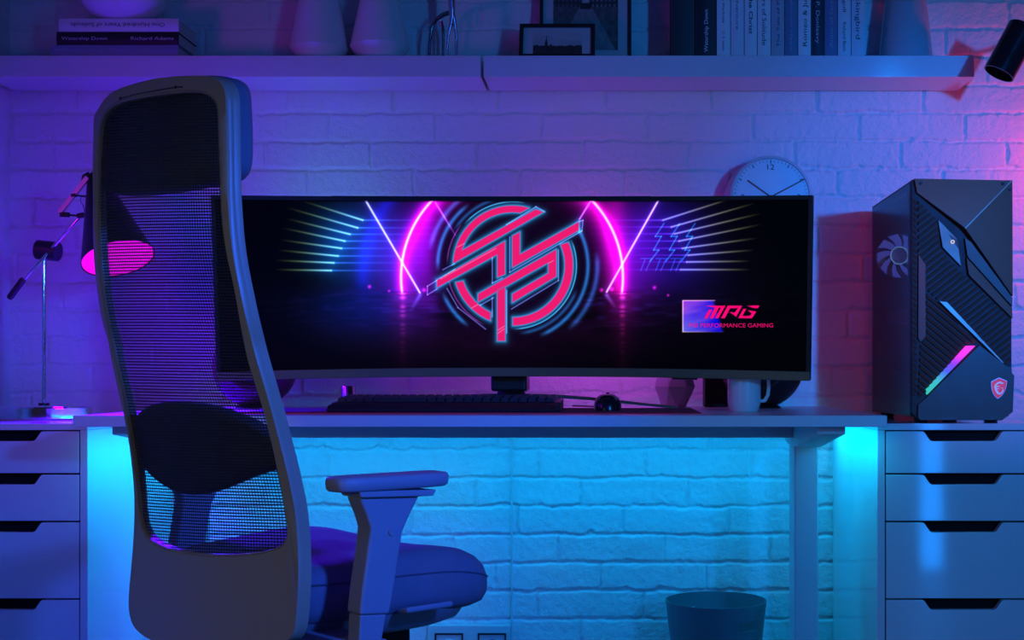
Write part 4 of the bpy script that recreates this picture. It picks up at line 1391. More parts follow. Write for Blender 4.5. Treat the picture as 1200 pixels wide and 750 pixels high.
plate('silver_strip', [(1100.5, 352.6), (1110.2, 353.8), (1177.6, 425.6), (1175, 425.4)], m_silver, depths=[0.000, 0.001, 0.003, 0.002])
plate('lower_plate', [(1148.0, 404.5), (1181, 429.6), (1186.2, 429.8), (1186.6, 437), (1189.6, 440.2), (1187.8, 482.6), (1175.4, 492.5), (1079, 492.5), (1076.2, 489), (1076.6, 474.5), (1086, 466)], m_case,
      depths=[0.000, 0.003, 0.004, 0.004, 0.005, 0.005, 0.004, 0.004, 0.005, 0.005, 0.003])
# light bar, teal through blue to magenta along its length
bar = [(1132.6, 405.2), (1143.2, 405.2), (1087.2, 462.6), (1084.6, 461.4), (1085.6, 456.6)]
nseg = 26
L0, L1 = [(1085.3, 457.2), (1133.0, 405.2)], [(1086.9, 462.4), (1143.2, 405.2)]
bv, bf, bcol = [], [], []
stops = [(0.0, srgb(45, 180, 165)), (0.25, srgb(60, 170, 190)), (0.45, srgb(70, 90, 225)), (0.6, srgb(120, 60, 235)), (0.78, srgb(225, 50, 240)), (1.0, srgb(255, 60, 235))]
for i in range(nseg + 1):
    t = i / nseg
    for l in (L0, L1):
        v = pp(l[0][0] + (l[1][0] - l[0][0]) * t, l[0][1] + (l[1][1] - l[0][1]) * t, 0.0015)
        bv.append(v - tower.location)
    for (ta, ca_), (tb, cb) in zip(stops, stops[1:]):
        if ta <= t <= tb:
            k = (t - ta) / (tb - ta)
            bcol += [[ca_[j] * (1 - k) + cb[j] * k for j in range(3)] + [1.0]] * 2
            break
nn = len(bv)
bv += [v + Vector((0, 0.010, 0)) for v in bv]
bcol += bcol[:]
for i in range(nseg):
    a = 2 * i
    bf += [(a, a + 1, a + 3, a + 2), (nn + a + 1, nn + a, nn + a + 2, nn + a + 3), (a, a + 2, nn + a + 2, nn + a), (a + 3, a + 1, nn + a + 1, nn + a + 3)]
me = bpy.data.meshes.new('light_bar')
me.from_pydata(bv, [], bf)
c_ = me.color_attributes.new('picture', 'FLOAT_COLOR', 'POINT')
c_.data.foreach_set('color', np.array(bcol, dtype=np.float32).ravel())
me.materials.append(attr_mat('light_bar_leds', 1.25, 0.4))
lb = bpy.data.objects.new('light_bar', me)
COL.objects.link(lb)
lb.parent = tower
lb['label'] = 'glowing bar fading from teal to magenta'
# red shield badge with a silver dragon-like swirl
B3 = lambda pts: [(1140 + x / 15, 430 + y / 15) for x, y in pts]
shield = [(335, 268), (365, 246), (415, 222), (470, 195), (530, 222), (600, 252), (597, 300), (580, 372), (560, 425), (530, 478), (490, 520), (445, 550), (408, 522), (372, 472), (350, 420), (338, 350)]
big = [((x - 467) * 1.06 + 467, (y - 370) * 1.055 + 370) for x, y in shield]
bdg = plate('badge', B3(big), mat('badge_rim', (0.55, 0.55, 0.57), 0.3, metal=0.5), d0=0.0018, d1=0.006, bevel=0)
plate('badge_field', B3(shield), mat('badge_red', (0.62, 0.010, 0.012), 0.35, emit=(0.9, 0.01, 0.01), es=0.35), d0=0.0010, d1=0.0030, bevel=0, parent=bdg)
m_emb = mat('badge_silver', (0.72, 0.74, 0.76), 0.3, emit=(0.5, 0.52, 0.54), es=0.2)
sw = MB()


def swirl(pts, ws):
    P = B3(pts)
    n = len(P)
    l, r = [], []
    for i in range(n):
        a, b = P[max(i - 1, 0)], P[min(i + 1, n - 1)]
        dx, dy = b[0] - a[0], b[1] - a[1]
        q = math.hypot(dx, dy) or 1
        w = ws[i] / 15
        l.append((P[i][0] - dy / q * w, P[i][1] + dx / q * w))
        r.append((P[i][0] + dy / q * w, P[i][1] - dx / q * w))
    vs = [pp(x, y, 0.0003) for x, y in l] + [pp(x, y, 0.0003) for x, y in r]
    sw.add(vs, [(i, i + 1, n + i + 1, n + i) for i in range(n - 1)])


swirl([(545, 282), (520, 290), (480, 272), (440, 285), (400, 318), (385, 305)], [3, 13, 17, 15, 10, 2])
swirl([(408, 305), (395, 350), (405, 395), (425, 430), (440, 458), (475, 472), (510, 455), (532, 415), (530, 385)], [10, 20, 17, 20, 19, 15, 12, 10, 4])
swirl([(400, 350), (440, 338), (485, 345)], [14, 9, 2])
swirl([(415, 385), (445, 378), (470, 388)], [9, 6, 2])
swirl([(495, 372), (515, 366), (535, 380)], [2, 6, 2])
sw.build('badge_swirl', m_emb, bdg, fix=False)
# ---------------------------------------------------------------- office chair
YAW = math.radians(46)
SA, CA = math.sin(YAW), math.cos(YAW)
CHX, CHY = (232 - CX) / F * 1.82, 1.82
FWD = Vector((SA, CA, 0))          # the way the sitter faces
RGT = Vector((CA, -SA, 0))         # the sitter's right, towards the room
LEFT = [(80, 109.0), (130, 109.2), (158, 108.8), (184, 108.0), (200, 107.6), (225, 107.4), (250, 107.7), (275, 108.2), (300, 109.4), (320, 111.0), (340, 113.4), (360, 116.4), (380, 120.2), (400, 127.0), (420, 130.0), (455, 137.6), (480, 143.7), (500, 147.6), (520, 151.2), (545, 154.4), (565, 156.6), (590, 158.2), (610, 158.9), (625, 158.5), (651, 156.0), (675, 152.8), (690, 151.2), (714, 150.0), (760, 149.5)]
RIGHT = [(80, 264.5), (130, 265.6), (150, 266.0), (175, 266.2), (200, 266.6), (225, 267.0), (250, 268.6), (275, 270.4), (300, 273.6), (320, 277.2), (340, 281.4), (365, 286.6), (380, 290.2), (400, 295.2), (420, 300.4), (455, 310.8), (480, 318.0), (500, 323.2), (520, 328.4), (540, 333.6), (560, 338.2), (590, 344.6), (605, 346.6), (620, 348.2), (640, 349.4), (660, 350.0), (680, 349.8), (700, 349.0), (730, 346.4), (760, 343.4)]


def poly_x(tab, y):
    return float(np.interp(y, [p[0] for p in tab], [p[1] for p in tab]))


T0, T1 = 760.0, 84.0
NT = 140
spine = []
for i in range(NT + 1):
    yc = T0 + (T1 - T0) * i / NT
    k = max(-4.0, min(3.6, 3.6 * (360 - yc) / 230))
    yl, yr = yc + k, yc - k
    xl, xr = poly_x(LEFT, yl), poly_x(RIGHT, yr)
    kl, kr = (xl - CX) / F, (xr - CX) / F
    A = np.array([[CA + kr * SA, SA - kr * CA], [-CA - kl * SA, SA - kl * CA]])
    h, w = np.linalg.solve(A, np.array([kr * CHY - CHX, kl * CHY - CHX]))
    PR = Vector((CHX, CHY, 0)) + RGT * h + FWD * w
    PL = Vector((CHX, CHY, 0)) - RGT * h + FWD * w
    PR.z = CZ - (yr - CY) * PR.y / F
    PL.z = CZ - (yl - CY) * PL.y / F
    spine.append((PL, PR))
# smooth the profile
for _ in range(6):
    sm = [spine[0]]
    for i in range(1, NT):
        sm.append(tuple((spine[i - 1][s] + spine[i][s] * 2 + spine[i + 1][s]) / 4 for s in (0, 1)))
    sm.append(spine[-1])
    spine = sm


def back(s, t, d=0.0):
    """Point of the backrest sheet: s -1 left .. 1 right, t 0 bottom .. 1 top, d metres towards the sitter."""
    u = max(0.0, min(1.0, t)) * NT
    i = min(NT - 1, int(u))
    f = u - i
    PL = spine[i][0] * (1 - f) + spine[i + 1][0] * f
    PR = spine[i][1] * (1 - f) + spine[i + 1][1] * f
    p = PL * (0.5 - s / 2) + PR * (0.5 + s / 2)
    return p + FWD * (d + 0.016 * (s * s - 1))


def proj(p):
    return CX + p.x * F / p.y, CY - (p.z - CZ) * F / p.y


def unback(px, py, d=0.0):
    """Where on the sheet a picture point falls."""
    s, t = 0.0, (T0 - py) / (T0 - T1)
    for _ in range(12):
        x, y = proj(back(s, t, d))
        e = 1e-3
        xs, ys = proj(back(s + e, t, d))
        tt = min(t, 1 - 2 * e)
        x2, y2 = proj(back(s, tt + e, d))
        x3, y3 = proj(back(s, tt, d))
        J = np.array([[(xs - x) / e, (x2 - x3) / e], [(ys - y) / e, (y2 - y3) / e]])
        ds, dt = np.linalg.solve(J, np.array([px - x, py - y]))
        s += max(-0.3, min(0.3, ds))
        t = max(0.0, min(1.0, t + max(-0.2, min(0.2, dt))))
    return s, t


def resample(pts, n):
    """n points evenly along a polyline, end left out."""
    pts = [Vector((a, b)) for a, b in pts]
    L = [0.0]
    for a, b in zip(pts, pts[1:]):
        L.append(L[-1] + (b - a).length)
    res = []
    for i in range(n):
        q = L[-1] * i / n
        j = max(k for k in range(len(L)) if L[k] <= q + 1e-9)
        j = min(j, len(pts) - 2)
        f = (q - L[j]) / (L[j + 1] - L[j])
        res.append(pts[j] * (1 - f) + pts[j + 1] * f)
    return res


def ring_smooth(P, it):
    n = len(P)
    for _ in range(it):
        P = [(P[i - 1] + P[i] * 2 + P[(i + 1) % n]) / 4 for i in range(n)]
    return P


rside = [(x, y) for y, x in RIGHT if 112 < y < 735]
lside = [(x, y) for y, x in LEFT if 122 < y < 730]
O_top = [(123.6, 112.8), (136.6, 104), (150, 99), (164.6, 95), (178, 92), (192.6, 89.8), (206, 88.5), (220.6, 87.9), (235, 88.0), (243, 88.5), (252, 90.2), (259, 94.5)]
O_right = [(259, 94.5), (263.6, 101), (265.3, 110)] + rside + [(346.0, 737), (342, 747)]
O_bot = [(342, 747), (337, 752), (325, 756), (300, 759), (260, 760), (220, 759), (195, 756.5), (180, 752.6), (168, 747), (158.5, 739)]
O_left = [(158.5, 739), (154, 733)] + list(reversed(lside)) + [(113.2, 131), (117.5, 120.5), (123.6, 112.8)]
I_top = [(122.5, 133), (129, 127), (135, 122.8), (144, 119), (164.6, 114.8), (187, 111.2), (211, 108.6), (228, 108.2), (238, 109.6), (246.5, 113.8)]
I_right = [(246.5, 113.8), (250.5, 118), (253, 125), (254, 133), (254.3, 150), (255.4, 180), (256.2, 200), (257, 225), (259, 260), (262, 282), (265, 300), (270, 320), (274.2, 340), (281, 380), (289, 420), (300, 455), (308, 480), (313, 500), (318, 520), (326.6, 560), (332, 590), (336, 612), (336.4, 626), (333, 634.5)]
I_bot = [(333, 634.5), (326.6, 641), (308, 646), (280, 649.2), (260, 650), (242.6, 649.4), (214.6, 645.8), (196, 642.2), (181, 636), (173, 629.5)]
I_left = [(173, 629.5), (167.5, 622), (164, 610), (162, 590), (161, 578), (159, 560), (156.5, 541), (152.5, 512), (147.5, 485), (142.0, 455), (134.0, 420), (126.0, 385), (119.6, 345), (115.2, 305), (113.4, 265), (112.8, 235), (113.6, 200), (115, 175), (117, 151), (119, 141), (122.5, 133)]
NS = (44, 110, 44, 110)
Ring = lambda segs: ring_smooth(sum((resample(s, n) for s, n in zip(segs, NS)), []), 2)
OUT, INN = Ring((O_top, O_right, O_bot, O_left)), Ring((I_top, I_right, I_bot, I_left))
OUTS, INNS = [unback(*p) for p in OUT], [unback(*p) for p in INN]

chair = thing('office_chair', (CHX + 0.14 * SA, CHY + 0.14 * CA, 0), 'tall grey mesh-back office chair with headrest, seen from behind before the desk', 'chair')
m_frame = mat('chair_grey_plastic', (0.37, 0.30, 0.19), 0.36, var=0.04, bump=(900, 0.08))
m_arm = mat('chair_arm_plastic', (0.30, 0.30, 0.34), 0.45, var=0.04, bump=(900, 0.06))
m_seat = mat('chair_seat_fabric', (0.20, 0.19, 0.24), 0.85, bump=(650, 0.5), var=0.12)
m_pad = mat('chair_pad_fabric', (0.16, 0.17, 0.20), 0.8, bump=(700, 0.4), var=0.1)
THK = 0.0185
N = len(OUT)
vs, fs = [], []
prof_n = 0
for i in range(N):
    (so, to), (si, ti) = OUTS[i], INNS[i]
    gap = max(4.0, (OUT[i] - INN[i]).length)
    def at_(k, d):
        return back(so + (si - so) * k, to + (ti - to) * k, d)
    e = lambda px: px / gap
    kk = [(0.0, THK), (-e(0.2), THK * 0.62), (0.0, THK * 0.56), (0.0, THK * 0.46), (-e(0.2), THK * 0.40), (0.0, 0.0042), (e(0.5), 0.0014), (e(1.5), 0.0)]
    g2 = 3.4 if gap > 9 else 0.42 * gap
    kk += [(1 - e(g2), 0.0), (1 - e(g2 * 0.8), 0.0016), (1 - e(g2 * 0.62), 0.0016), (1 - e(g2 * 0.45), 0.0004), (1 - e(0.5), 0.0010), (1.0, 0.0032), (1.0, THK * 0.8), (0.5, THK)]
    prof_n = len(kk)
    vs += [at_(k, d) for k, d in kk]
for i in range(N):
    j = (i + 1) % N
    for k in range(prof_n):
        q = (k + 1) % prof_n
        fs.append((i * prof_n + k, j * prof_n + k, j * prof_n + q, i * prof_n + q))
MB().add(vs, fs).build('backrest_frame', m_frame, chair, angle=42)
# zip-like recess along the top inner edge
zp = MB()
zpts = [unback(x, y) for x, y in ((141, 115.5), (160, 110.5), (185, 105.8), (206, 102.2), (214, 101.8))]
zp.tube([back(s, t, -0.0002) for s, t in zpts], 0.0009, 6)
zp.cyl(back(*zpts[0], -0.001), back(*zpts[0], 0.002), 0.0022, n=12)
zp.cyl(back(*zpts[3], -0.001), back(*zpts[3], 0.002), 0.0022, n=12)
zp.build('tension_cord', m_black, chair)

# woven mesh: real yarns crossing inside the frame
IN_ST = np.array(INNS)


def spans(coord, other, val):
    res = []
    n = len(coord)
    for i in range(n):
        a, b = coord[i], coord[(i + 1) % n]
        if (a > val) != (b > val):
            f = (val - a) / (b - a)
            res.append(other[i] + f * (other[(i + 1) % n] - other[i]))
    return (min(res), max(res)) if len(res) >= 2 else None


def yarn(pts, up, hh, hd):
    """Flat diamond-section yarn through points; up = direction of its width."""
    v, f = [], []
    for p, u in zip(pts, up):
        v += [p + u * hh, p - FWD * hd, p - u * hh, p + FWD * hd]
    for i in range(len(pts) - 1):
        for k in range(4):
            q = (k + 1) % 4
            f.append((4 * i + k, 4 * i + q, 4 * i + 4 + q, 4 * i + 4 + k))
    return v, f


fab = MB()
tmin, tmax = IN_ST[:, 1].min(), IN_ST[:, 1].max()
rows_n = 150
for r in range(rows_n):
    t = tmin + (tmax - tmin) * (r + 0.5) / rows_n
    sp_ = spans(IN_ST[:, 1], IN_ST[:, 0], t)
    if not sp_:
        continue
    ss = np.linspace(sp_[0] - 0.01, sp_[1] + 0.01, 18)
    P = [back(s, t, 0.0060) for s in ss]
    up = [(back(s, min(1, t + 0.004), 0.006) - back(s, max(0, t - 0.004), 0.006)).normalized() for s in ss]
    fab.add(*yarn(P, up, 0.00086, 0.0005))
smin, smax = IN_ST[:, 0].min(), IN_ST[:, 0].max()
cols_n = 68
for c in range(cols_n):
    s = smin + (smax - smin) * (c + 0.5) / cols_n
    sp_ = spans(IN_ST[:, 0], IN_ST[:, 1], s)
    if not sp_:
        continue
    tt = np.linspace(sp_[0] - 0.004, sp_[1] + 0.004, 90)
    P = [back(s, t, 0.0064) for t in tt]
    up = [RGT] * len(P)
    fab.add(*yarn(P, up, 0.00082, 0.0005))
fab.build('mesh_fabric', mat('mesh_yarn_black', (0.018, 0.018, 0.022), 0.6), chair, fix=False)


def cushion(name, outline, d0, d1, m, parent, rings=7, edge=0.35, plane=None):
    """Pad with rounded edges: outline in picture points on the sheet at depth (d0+d1)/2."""
    dm = plane if plane is not None else (d0 + d1) / 2
    pts = [Vector(p) for p in outline]
    pts.append(pts[0])
    ring = ring_smooth(resample([(p.x, p.y) for p in pts], 72), 3)
    ST = [unback(p.x, p.y, dm) for p in ring]
    cs = sum(s for s, t in ST) / len(ST)
    ct = sum(t for s, t in ST) / len(ST)
    n = len(ST)
    v, f = [], []
    lev = []
    for k in range(rings + 1):
        a = math.pi * k / rings           # 0 = back centre-side .. pi = front
        lev.append((1 - edge * (1 - math.sin(a) ** 0.6), (d0 + d1) / 2 - (d1 - d0) / 2 * math.cos(a)))
    for sc, d in [(0.02, d0)] + [(0.35, d0)] + lev + [(0.35, d1 + 0.004), (0.02, d1 + 0.006)]:
        for s, t in ST:
            v.append(back(cs + (s - cs) * sc, ct + (t - ct) * sc, d))
    m_ = len(v) // n
    for k in range(m_ - 1):
        for i in range(n):
            j = (i + 1) % n
            f.append((k * n + i, k * n + j, (k + 1) * n + j, (k + 1) * n + i))
    f += [tuple(range(n)), tuple(range((m_ - 1) * n, m_ * n))]
    return MB().add(v, f).build(name, m, parent, angle=60)


cushion('headrest', [(150, 112), (165, 106), (200, 98), (240, 93), (272, 91.5), (290, 92.5), (297.5, 99), (299, 125), (300.5, 160), (300.5, 195), (296, 209), (287, 216), (262, 219), (225, 226), (180, 231), (155, 232), (145, 228), (141, 215), (140, 170), (143, 122)],
        0.022, 0.056, m_pad, chair, edge=0.06, plane=0.056)
cushion('lumbar_support', [(158, 506), (160, 492), (168, 480), (182, 472), (202, 468.5), (235, 471), (262, 477), (288, 486), (312, 499), (330, 515), (340, 530), (338, 545), (318, 552), (290, 562), (262, 574), (240, 580), (216, 580), (196, 570), (178, 555), (166, 538), (159, 520)],
        0.012, 0.040, mat('lumbar_black', (0.09, 0.09, 0.10), 0.6), chair, edge=0.25)


# ---- seat, arms and base in the chair's own directions: u to the sitter's right, w forwards
def loc(u, w, z):
    return Vector((CHX, CHY, 0)) + RGT * u + FWD * w + Vector((0, 0, z))


def arm_w(px, u):
    k = (px - CX) / F
    return (k * (CHY - u * SA) - CHX - u * CA) / (SA - k * CA)


def arm_pt(px, py, u):
    w = arm_w(px, u)
    p = loc(u, w, 0)
    return w, CZ - (py - CY) * p.y / F


def seat_pad(u0, u1, w0, w1, zb, ztop, front_drop, ex=4.0, n=96):
    v, f = [], []
    uc, wc, hu, hw = (u0 + u1) / 2, (w0 + w1) / 2, (u1 - u0) / 2, (w1 - w0) / 2
    prof = [(0.02, 0.0, 0), (0.6, 0.0, 0), (0.90, 0.0, 0), (0.965, 0.10, 0), (0.995, 0.28, 0), (1.0, 0.45, 0), (0.997, 0.62, 0), (0.975, 0.80, 0), (0.93, 0.92, 0), (0.86, 0.985, 0), (0.7, 1.0, 1), (0.5, 1.0, 1), (0.3, 1.0, 1), (0.02, 1.0, 1)]
    for sc, zz, inner in prof:
        for i in range(n):
            a = 2 * math.pi * i / n
            cu = abs(math.cos(a)) ** (2 / ex) * (1 if math.cos(a) > 0 else -1)
            cw = abs(math.sin(a)) ** (2 / ex) * (1 if math.sin(a) > 0 else -1)
            u, w = uc + hu * cu * sc, wc + hw * cw * sc
            fr = max(0.0, (w - wc) / hw)
            top = ztop(u, w) - front_drop * fr ** 2.6
            bot = zb - 0.012 * fr ** 2
            v.append(loc(u, w, bot + (top - bot) * zz))
    m = len(prof)
    for k in range(m - 1):
        for i in range(n):
            j = (i + 1) % n
            f.append((k * n + i, k * n + j, (k + 1) * n + j, (k + 1) * n + i))
    f += [tuple(range(n)), tuple(range((m - 1) * n, m * n))]
    return MB().add(v, f)


SU = 0.205
saddle = lambda u, w: 0.547 + 0.010 * (abs(u) / SU) ** 2.2 - 0.012 * math.exp(-((w - 0.10) / 0.10) ** 2)
seat = seat_pad(-SU, SU, 0.015, 0.412, 0.458, saddle, 0.045).build('seat', m_seat, chair, angle=60)
seam = []
for i in range(60):
    a = 2 * math.pi * i / 60
    cu = abs(math.cos(a)) ** 0.5 * (1 if math.cos(a) > 0 else -1)
    cw = abs(math.sin(a)) ** 0.5 * (1 if math.sin(a) > 0 else -1)
    fr = max(0.0, cw)
    seam.append(loc(SU * 1.0 * cu, 0.2135 + 0.199 * cw, 0.517 - 0.035 * fr ** 2.6))
MB().tube(seam + [seam[0]], 0.0012, 6).build('seam', mat('seam_thread', (0.10, 0.10, 0.13), 0.8), seat)
# plastic tray under the cushion
tray = [(0.02, 0.4285), (0.75, 0.4285), (0.86, 0.438), (0.93, 0.462)]
v, f = [], []
n = 72
for sc, z in tray:
    for i in range(n):
        a = 2 * math.pi * i / n
        cu = abs(math.cos(a)) ** 0.5 * (1 if math.cos(a) > 0 else -1)
        cw = abs(math.sin(a)) ** 0.5 * (1 if math.sin(a) > 0 else -1)
        v.append(loc(SU * cu * sc, 0.205 + 0.19 * cw * sc, z))
for k in range(len(tray) - 1):
    for i in range(n):
        j = (i + 1) % n
        f.append((k * n + i, k * n + j, (k + 1) * n + j, (k + 1) * n + i))
f += [tuple(range(n)), tuple(range((len(tray) - 1) * n, len(tray) * n))]
MB().add(v, f).build('seat_tray', m_arm, chair, angle=50)
# adjusting paddle on the near side of the seat
MB().obox(loc(SU + 0.012, 0.235, 0.470), RGT * 0.014 + Vector((0, 0, 0.003)), FWD * 0.040, Vector((0, 0, 0.0045))).build('paddle', m_arm, chair, bevel=0.004, seg=3)


def armrest(side):
    U = 0.272
    us = side * U
    # pad
    w0, zt = arm_pt(388, 557, U)
    w1, zt2 = arm_pt(518, 554, U)
    ztop = (zt + zt2) / 2
    pad = MB()
    hl, hw = (w1 - w0) / 2, 0.029
    wc = (w0 + w1) / 2
    n = 48
    v, f = [], []
    for sc, z in ((0.02, -0.019), (0.86, -0.019), (0.96, -0.0165), (1.0, -0.010), (1.0, -0.006), (0.96, -0.0015), (0.86, 0.0), (0.02, 0.0005)):
        for i in range(n):
            a = 2 * math.pi * i / n
            cu = abs(math.cos(a)) ** 0.42 * (1 if math.cos(a) > 0 else -1)
            cw = abs(math.sin(a)) ** 0.42 * (1 if math.sin(a) > 0 else -1)
            inset = (1 - sc) * hw if sc > 0.5 else 0
            uu = (hw - inset) * cu if sc > 0.5 else hw * sc * cu
            ww = (hl - inset) * cw if sc > 0.5 else hl * sc * cw
            v.append(loc(us + uu, wc + ww, ztop + z))
    m = len(v) // n
    for k in range(m - 1):
        for i in range(n):
            j = (i + 1) % n
            f.append((k * n + i, k * n + j, (k + 1) * n + j, (k + 1) * n + i))
    f += [tuple(range(n)), tuple(range((m - 1) * n, m * n))]
    pad.add(v, f).build('armrest_pad', m_arm, chair, angle=50)

    def side_prism(pts, hu, name, bev, parent=chair, m=m_arm):
        P = [arm_pt(x, y, U) for x, y in pts]
        return MB().prism([loc(us - hu, w, z) for w, z in P], RGT * 2 * hu).build(name, m, parent, bevel=bev, seg=3)
    zc = [(409, 574), (500, 572.5), (496, 580), (412, 582)]
    side_prism(zc, 0.024, 'armrest_collar', 0.002)
    post = [(413, 581.5), (484, 579.5), (472, 603), (464, 622), (461, 640), (452, 700), (448, 718), (414, 719), (417, 690), (424, 640), (426.5, 618), (422, 603)]
    po_ = side_prism(post, 0.017, 'armrest_post', 0.004)
    w, z = arm_pt(450.5, 621.5, U)
    MB().cyl(loc(us + side * 0.0165, w, z), loc(us + side * 0.0195, w, z), 0.0055, n=20).build('screw_cap', m_arm, po_)
    low = [(415.5, 719), (446, 718), (441, 748), (441, 754), (414, 754)]
    side_prism(low, 0.0145, 'armrest_stem', 0.003)
    # bracket carrying the arm under the seat
    wl, zl = arm_pt(428, 751, U)
    MB().obox(loc(side * (U + 0.10) / 2, wl, zl - 0.008), RGT * (U - 0.10) / 2 + RGT * 0.014, FWD * 0.026, Vector((0, 0, 0.009))).build('armrest_bracket', m_arm, chair, bevel=0.003)


armrest(1)
armrest(-1)
# tilt mechanism, column and five-star base
WC = 0.19
MB().obox(loc(0, WC, 0.405), RGT * 0.075, FWD * 0.12, Vector((0, 0, 0.023))).build('tilt_mechanism', m_black, chair, bevel=0.006)
MB().tube([loc(0.06, WC + 0.05, 0.400), loc(0.17, WC + 0.055, 0.400), loc(0.235, WC + 0.058, 0.404)], [0.006, 0.006, 0.009], 12).build('height_lever', m_black, chair)
# the shell's foot reaches under the seat
_m = (spine[2][0] + spine[2][1]) / 2 - Vector((CHX, CHY, 0))
WB = _m.x * FWD.x + _m.y * FWD.y + 0.004
MB().prism([loc(-0.05, w, z) for w, z in ((WB, 0.452), (WB + 0.04, 0.405), (0.12, 0.392), (0.12, 0.412), (WB + 0.055, 0.424), (WB, 0.470))], RGT * 0.10).build('back_bracket', m_black, chair, bevel=0.004)
MB().cyl(loc(0, WC, 0.10), loc(0, WC, 0.385), 0.026, n=28).cyl(loc(0, WC, 0.20), loc(0, WC, 0.39), 0.014, n=20).build('gas_column', m_black, chair)
for k in range(5):
    a = 2 * math.pi * k / 5 + 0.3
    d = Vector((math.cos(a), math.sin(a), 0))
    q = Vector((-d.y, d.x, 0))
    c0 = loc(0, WC, 0)
    v, f = [], []
    for (r, hw, z0, z1) in ((0.02, 0.028, 0.085, 0.135), (0.15, 0.022, 0.078, 0.115), (0.295, 0.016, 0.066, 0.088)):
        v += [c0 + d * r - q * hw + Vector((0, 0, z0)), c0 + d * r + q * hw + Vector((0, 0, z0)), c0 + d * r + q * hw * 0.7 + Vector((0, 0, z1)), c0 + d * r - q * hw * 0.7 + Vector((0, 0, z1))]
    for i in range(2):
        for j in range(4):
            f.append((4 * i + j, 4 * i + (j + 1) % 4, 4 * i + 4 + (j + 1) % 4, 4 * i + 4 + j))
    f += [(0, 1, 2, 3), (8, 9, 10, 11)]
    MB().add(v, f).build('base_spoke', m_black, chair, bevel=0.003)
    cw = c0 + d * 0.285
    cs_ = MB()
    for s in (-1, 1):
        cs_.cyl(cw + q * s * 0.007 + Vector((0, 0, 0.0285)), cw + q * s * 0.024 + Vector((0, 0, 0.0285)), 0.028, n=24)
    cs_.cyl(cw + Vector((0, 0, 0.0285)), cw + Vector((0, 0, 0.070)), 0.0055, n=12)
    cs_.build('caster', m_black, chair)

# ---------------------------------------------------------------- light
LIGHTS = {      # colour, watts
    'led_rear': ((0.0000, 0.4146, 1.0000), 3.339),
    'led_side': ((0.0000, 0.5558, 1.0000), 0.971),
    'blue_bar': ((0.0064, 0.2466, 1.0), 12.012),
    'key': ((0.0026, 0.3220, 1.0000), 70.533),
    'chair': ((0.0196, 0.1033, 1.0000), 98.296),
    'violet': ((0.7247, 0.0000, 1.0000), 5.1),
    'pink': ((1.0000, 0.0018, 0.0270), 3.925),
    'bulb': ((0.0598, 0.0000, 1.0000), 166.246),
    'mon_pink': ((0.7025, 0.1007, 1.0), 0.564),
    'mon_green': ((0.0300, 1.0000, 0.7333), 0.066),
    'mon_top': ((1.0000, 0.0833, 0.9333), 0.038),
    'fill': ((0.0000, 0.0702, 1.0000), 6.395),
    'left': ((0.9551, 1.0000, 0.0000), 7.212),
    'tower': ((1.0000, 0.0471, 0.0000), 15.684),
    'wall': ((0.0000, 0.1733, 1.0000), 273.932),
}
AMBIENT = (0.012, 0.010, 0.030)
def area(name, loc_, target, sx_, sy_, color, power, spread=180):
    l = bpy.data.lights.new(name, 'AREA')
    l.shape = 'RECTANGLE'
    l.size, l.size_y, l.energy, l.color = sx_, sy_, power, color
    l.spread = math.radians(spread)
    o = bpy.data.objects.new(name, l)
    COL.objects.link(o)
    o.location = loc_
    o.rotation_euler = (Vector(target) - Vector(loc_)).to_track_quat('-Z', 'Y').to_euler()
    return o


def spot(name, loc_, target, color, power, cone, blend, radius):
    l = bpy.data.lights.new(name, 'SPOT')
    l.energy, l.color, l.spot_size, l.spot_blend, l.shadow_soft_size = power, color, math.radians(cone), blend, radius
    o = bpy.data.objects.new(name, l)
    COL.objects.link(o)
    o.location = loc_
    o.rotation_euler = (Vector(target) - Vector(loc_)).to_track_quat('-Z', 'Y').to_euler()
    return o


def point(name, loc_, color, power, radius):
    l = bpy.data.lights.new(name, 'POINT')
    l.energy, l.color, l.shadow_soft_size = power, color, radius
    o = bpy.data.objects.new(name, l)
    COL.objects.link(o)
    o.location = loc_
    return o


# cyan LED band under the desk
area('led_rear_light', (-0.27, 3.085, 0.696), (-0.27, 3.20, 0.0), 1.5, 0.012, *LIGHTS['led_rear'])
area('led_side_light', (DX1 - 0.030, 2.93, 0.6945), (DX1 + 0.15, 2.93, 0.45), 0.58, 0.012, *LIGHTS['led_side'], 120)
area('led_side_light', (DX0 + 0.030, 2.93, 0.6945), (DX0 - 0.15, 2.93, 0.45), 0.58, 0.012, *LIGHTS['led_side'], 120)
# tall blue light bar and blue key light in the room at the right
area('blue_light_bar', (1.30, 0.0, 1.15), (1.30 - 0.24, 1.0, 1.15), 0.085, 2.3, *LIGHTS['blue_bar'])
spot('key_spot', (1.30, 0.02, 1.26), (0.60, 3.28, 1.02), *LIGHTS['key'], 56, 1.0, 0.05)
spot('chair_side_fill', (0.62, 0.75, 1.25), (-0.28, 1.75, 0.72), *LIGHTS['chair'], 52, 0.7, 0.06)  # unseen spot added to brighten the chair's right side
spot('wall_fill', (1.30, 0.04, 1.30), (0.82, 3.28, 1.10), *LIGHTS['wall'], 25, 1.0, 0.05)  # added next to the key to lift the right part of the wall
spot('cabinet_fill', (-1.0, 0.2, 0.35), (-1.28, 2.7, 0.48), (0.0, 0.26, 1.0), 8.0, 24, 0.9, 0.05)  # added unseen spot that brightens the left cabinet front
# violet light close to the left wall, pink one on the right
spot('violet_spot', (-1.42, 2.15, 1.20), (-0.55, 3.28, 0.98), *LIGHTS['violet'], 120, 1.0, 0.10)
point('pink_lamp', (1.22, 3.10, 1.30), *LIGHTS['pink'], 0.05)
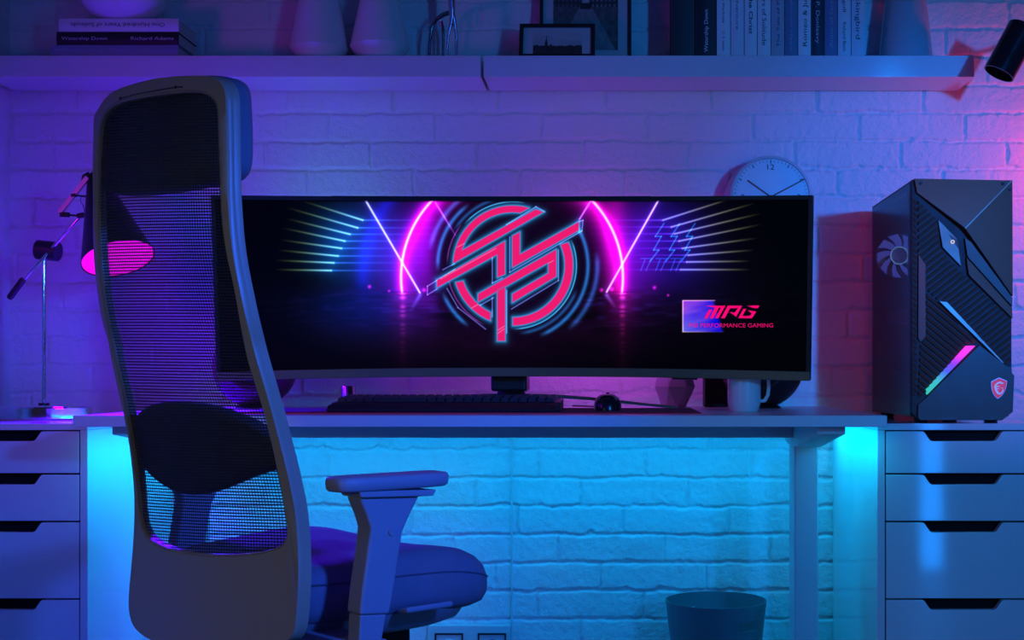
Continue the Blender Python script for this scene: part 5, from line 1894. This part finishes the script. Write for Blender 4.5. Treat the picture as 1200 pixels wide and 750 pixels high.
# lamp bulb behind the diffuser, shining down on the cabinet and the desk
lb_o = s0 + sdir * (SLEN + 0.004)
spot('lamp_bulb', lb_o, lb_o + sdir, *LIGHTS['bulb'], 116, 0.5, 0.06)
# glow of the light bars on the monitor's back
area('monitor_back_light', (-0.05, 3.02, 0.93), (-0.03, 3.28, 0.88), 0.35, 0.06, *LIGHTS['mon_pink'])
area('monitor_back_light', (-0.74, 2.98, 1.13), (-0.74, 3.28, 1.30), 0.10, 0.03, *LIGHTS['mon_green'], 120)
area('monitor_back_light', (-0.10, 2.98, 1.13), (-0.10, 3.28, 1.30), 0.10, 0.03, *LIGHTS['mon_top'], 120)
# soft unseen fill, then spots added for the chair back and the tower
area('room_fill', (0.3, -0.8, 1.9), (-0.1, 3.0, 0.6), 2.2, 1.4, *LIGHTS['fill'])
spot('chair_back_fill', (-1.30, 0.30, 0.95), (-0.55, 1.78, 0.70), *LIGHTS['left'], 46, 0.9, 0.12)  # warm unseen spot added so the chair back turns greyer
spot('tower_fill', (0.62, 0.40, 1.45), (0.74, 2.75, 0.97), *LIGHTS['tower'], 17, 0.6, 0.06)  # reddish unseen spot added to offset the blue on the tower front
# fan glow inside the tower
point('fan_glow', (fc.x - 0.02, fc.y - 0.05, fc.z), (0.25, 0.3, 1.0), 0.10, 0.01)

w = bpy.data.worlds.new('night_room')
SC.world = w
w.use_nodes = True
w.node_tree.nodes['Background'].inputs[0].default_value = (*AMBIENT, 1)
w.node_tree.nodes['Background'].inputs[1].default_value = 1.0

# ---------------------------------------------------------------- camera and view
cd = bpy.data.cameras.new('camera')
cd.sensor_width = 36.0
cd.lens = F / 1200.0 * 36.0
cd.shift_x = -(CX - 600.0) / 1200.0
cd.shift_y = (CY - 375.0) / 1200.0
cd.clip_start = 0.05
cam = bpy.data.objects.new('camera', cd)
COL.objects.link(cam)
cam.location = (0, 0, CZ)
cam.rotation_euler = (math.radians(90), 0, 0)
SC.camera = cam
vs_ = SC.view_settings
vs_.view_transform = 'Standard'
vs_.look = 'None'
vs_.exposure = 0.0
vs_.gamma = 1.0
vs_.use_curve_mapping = False
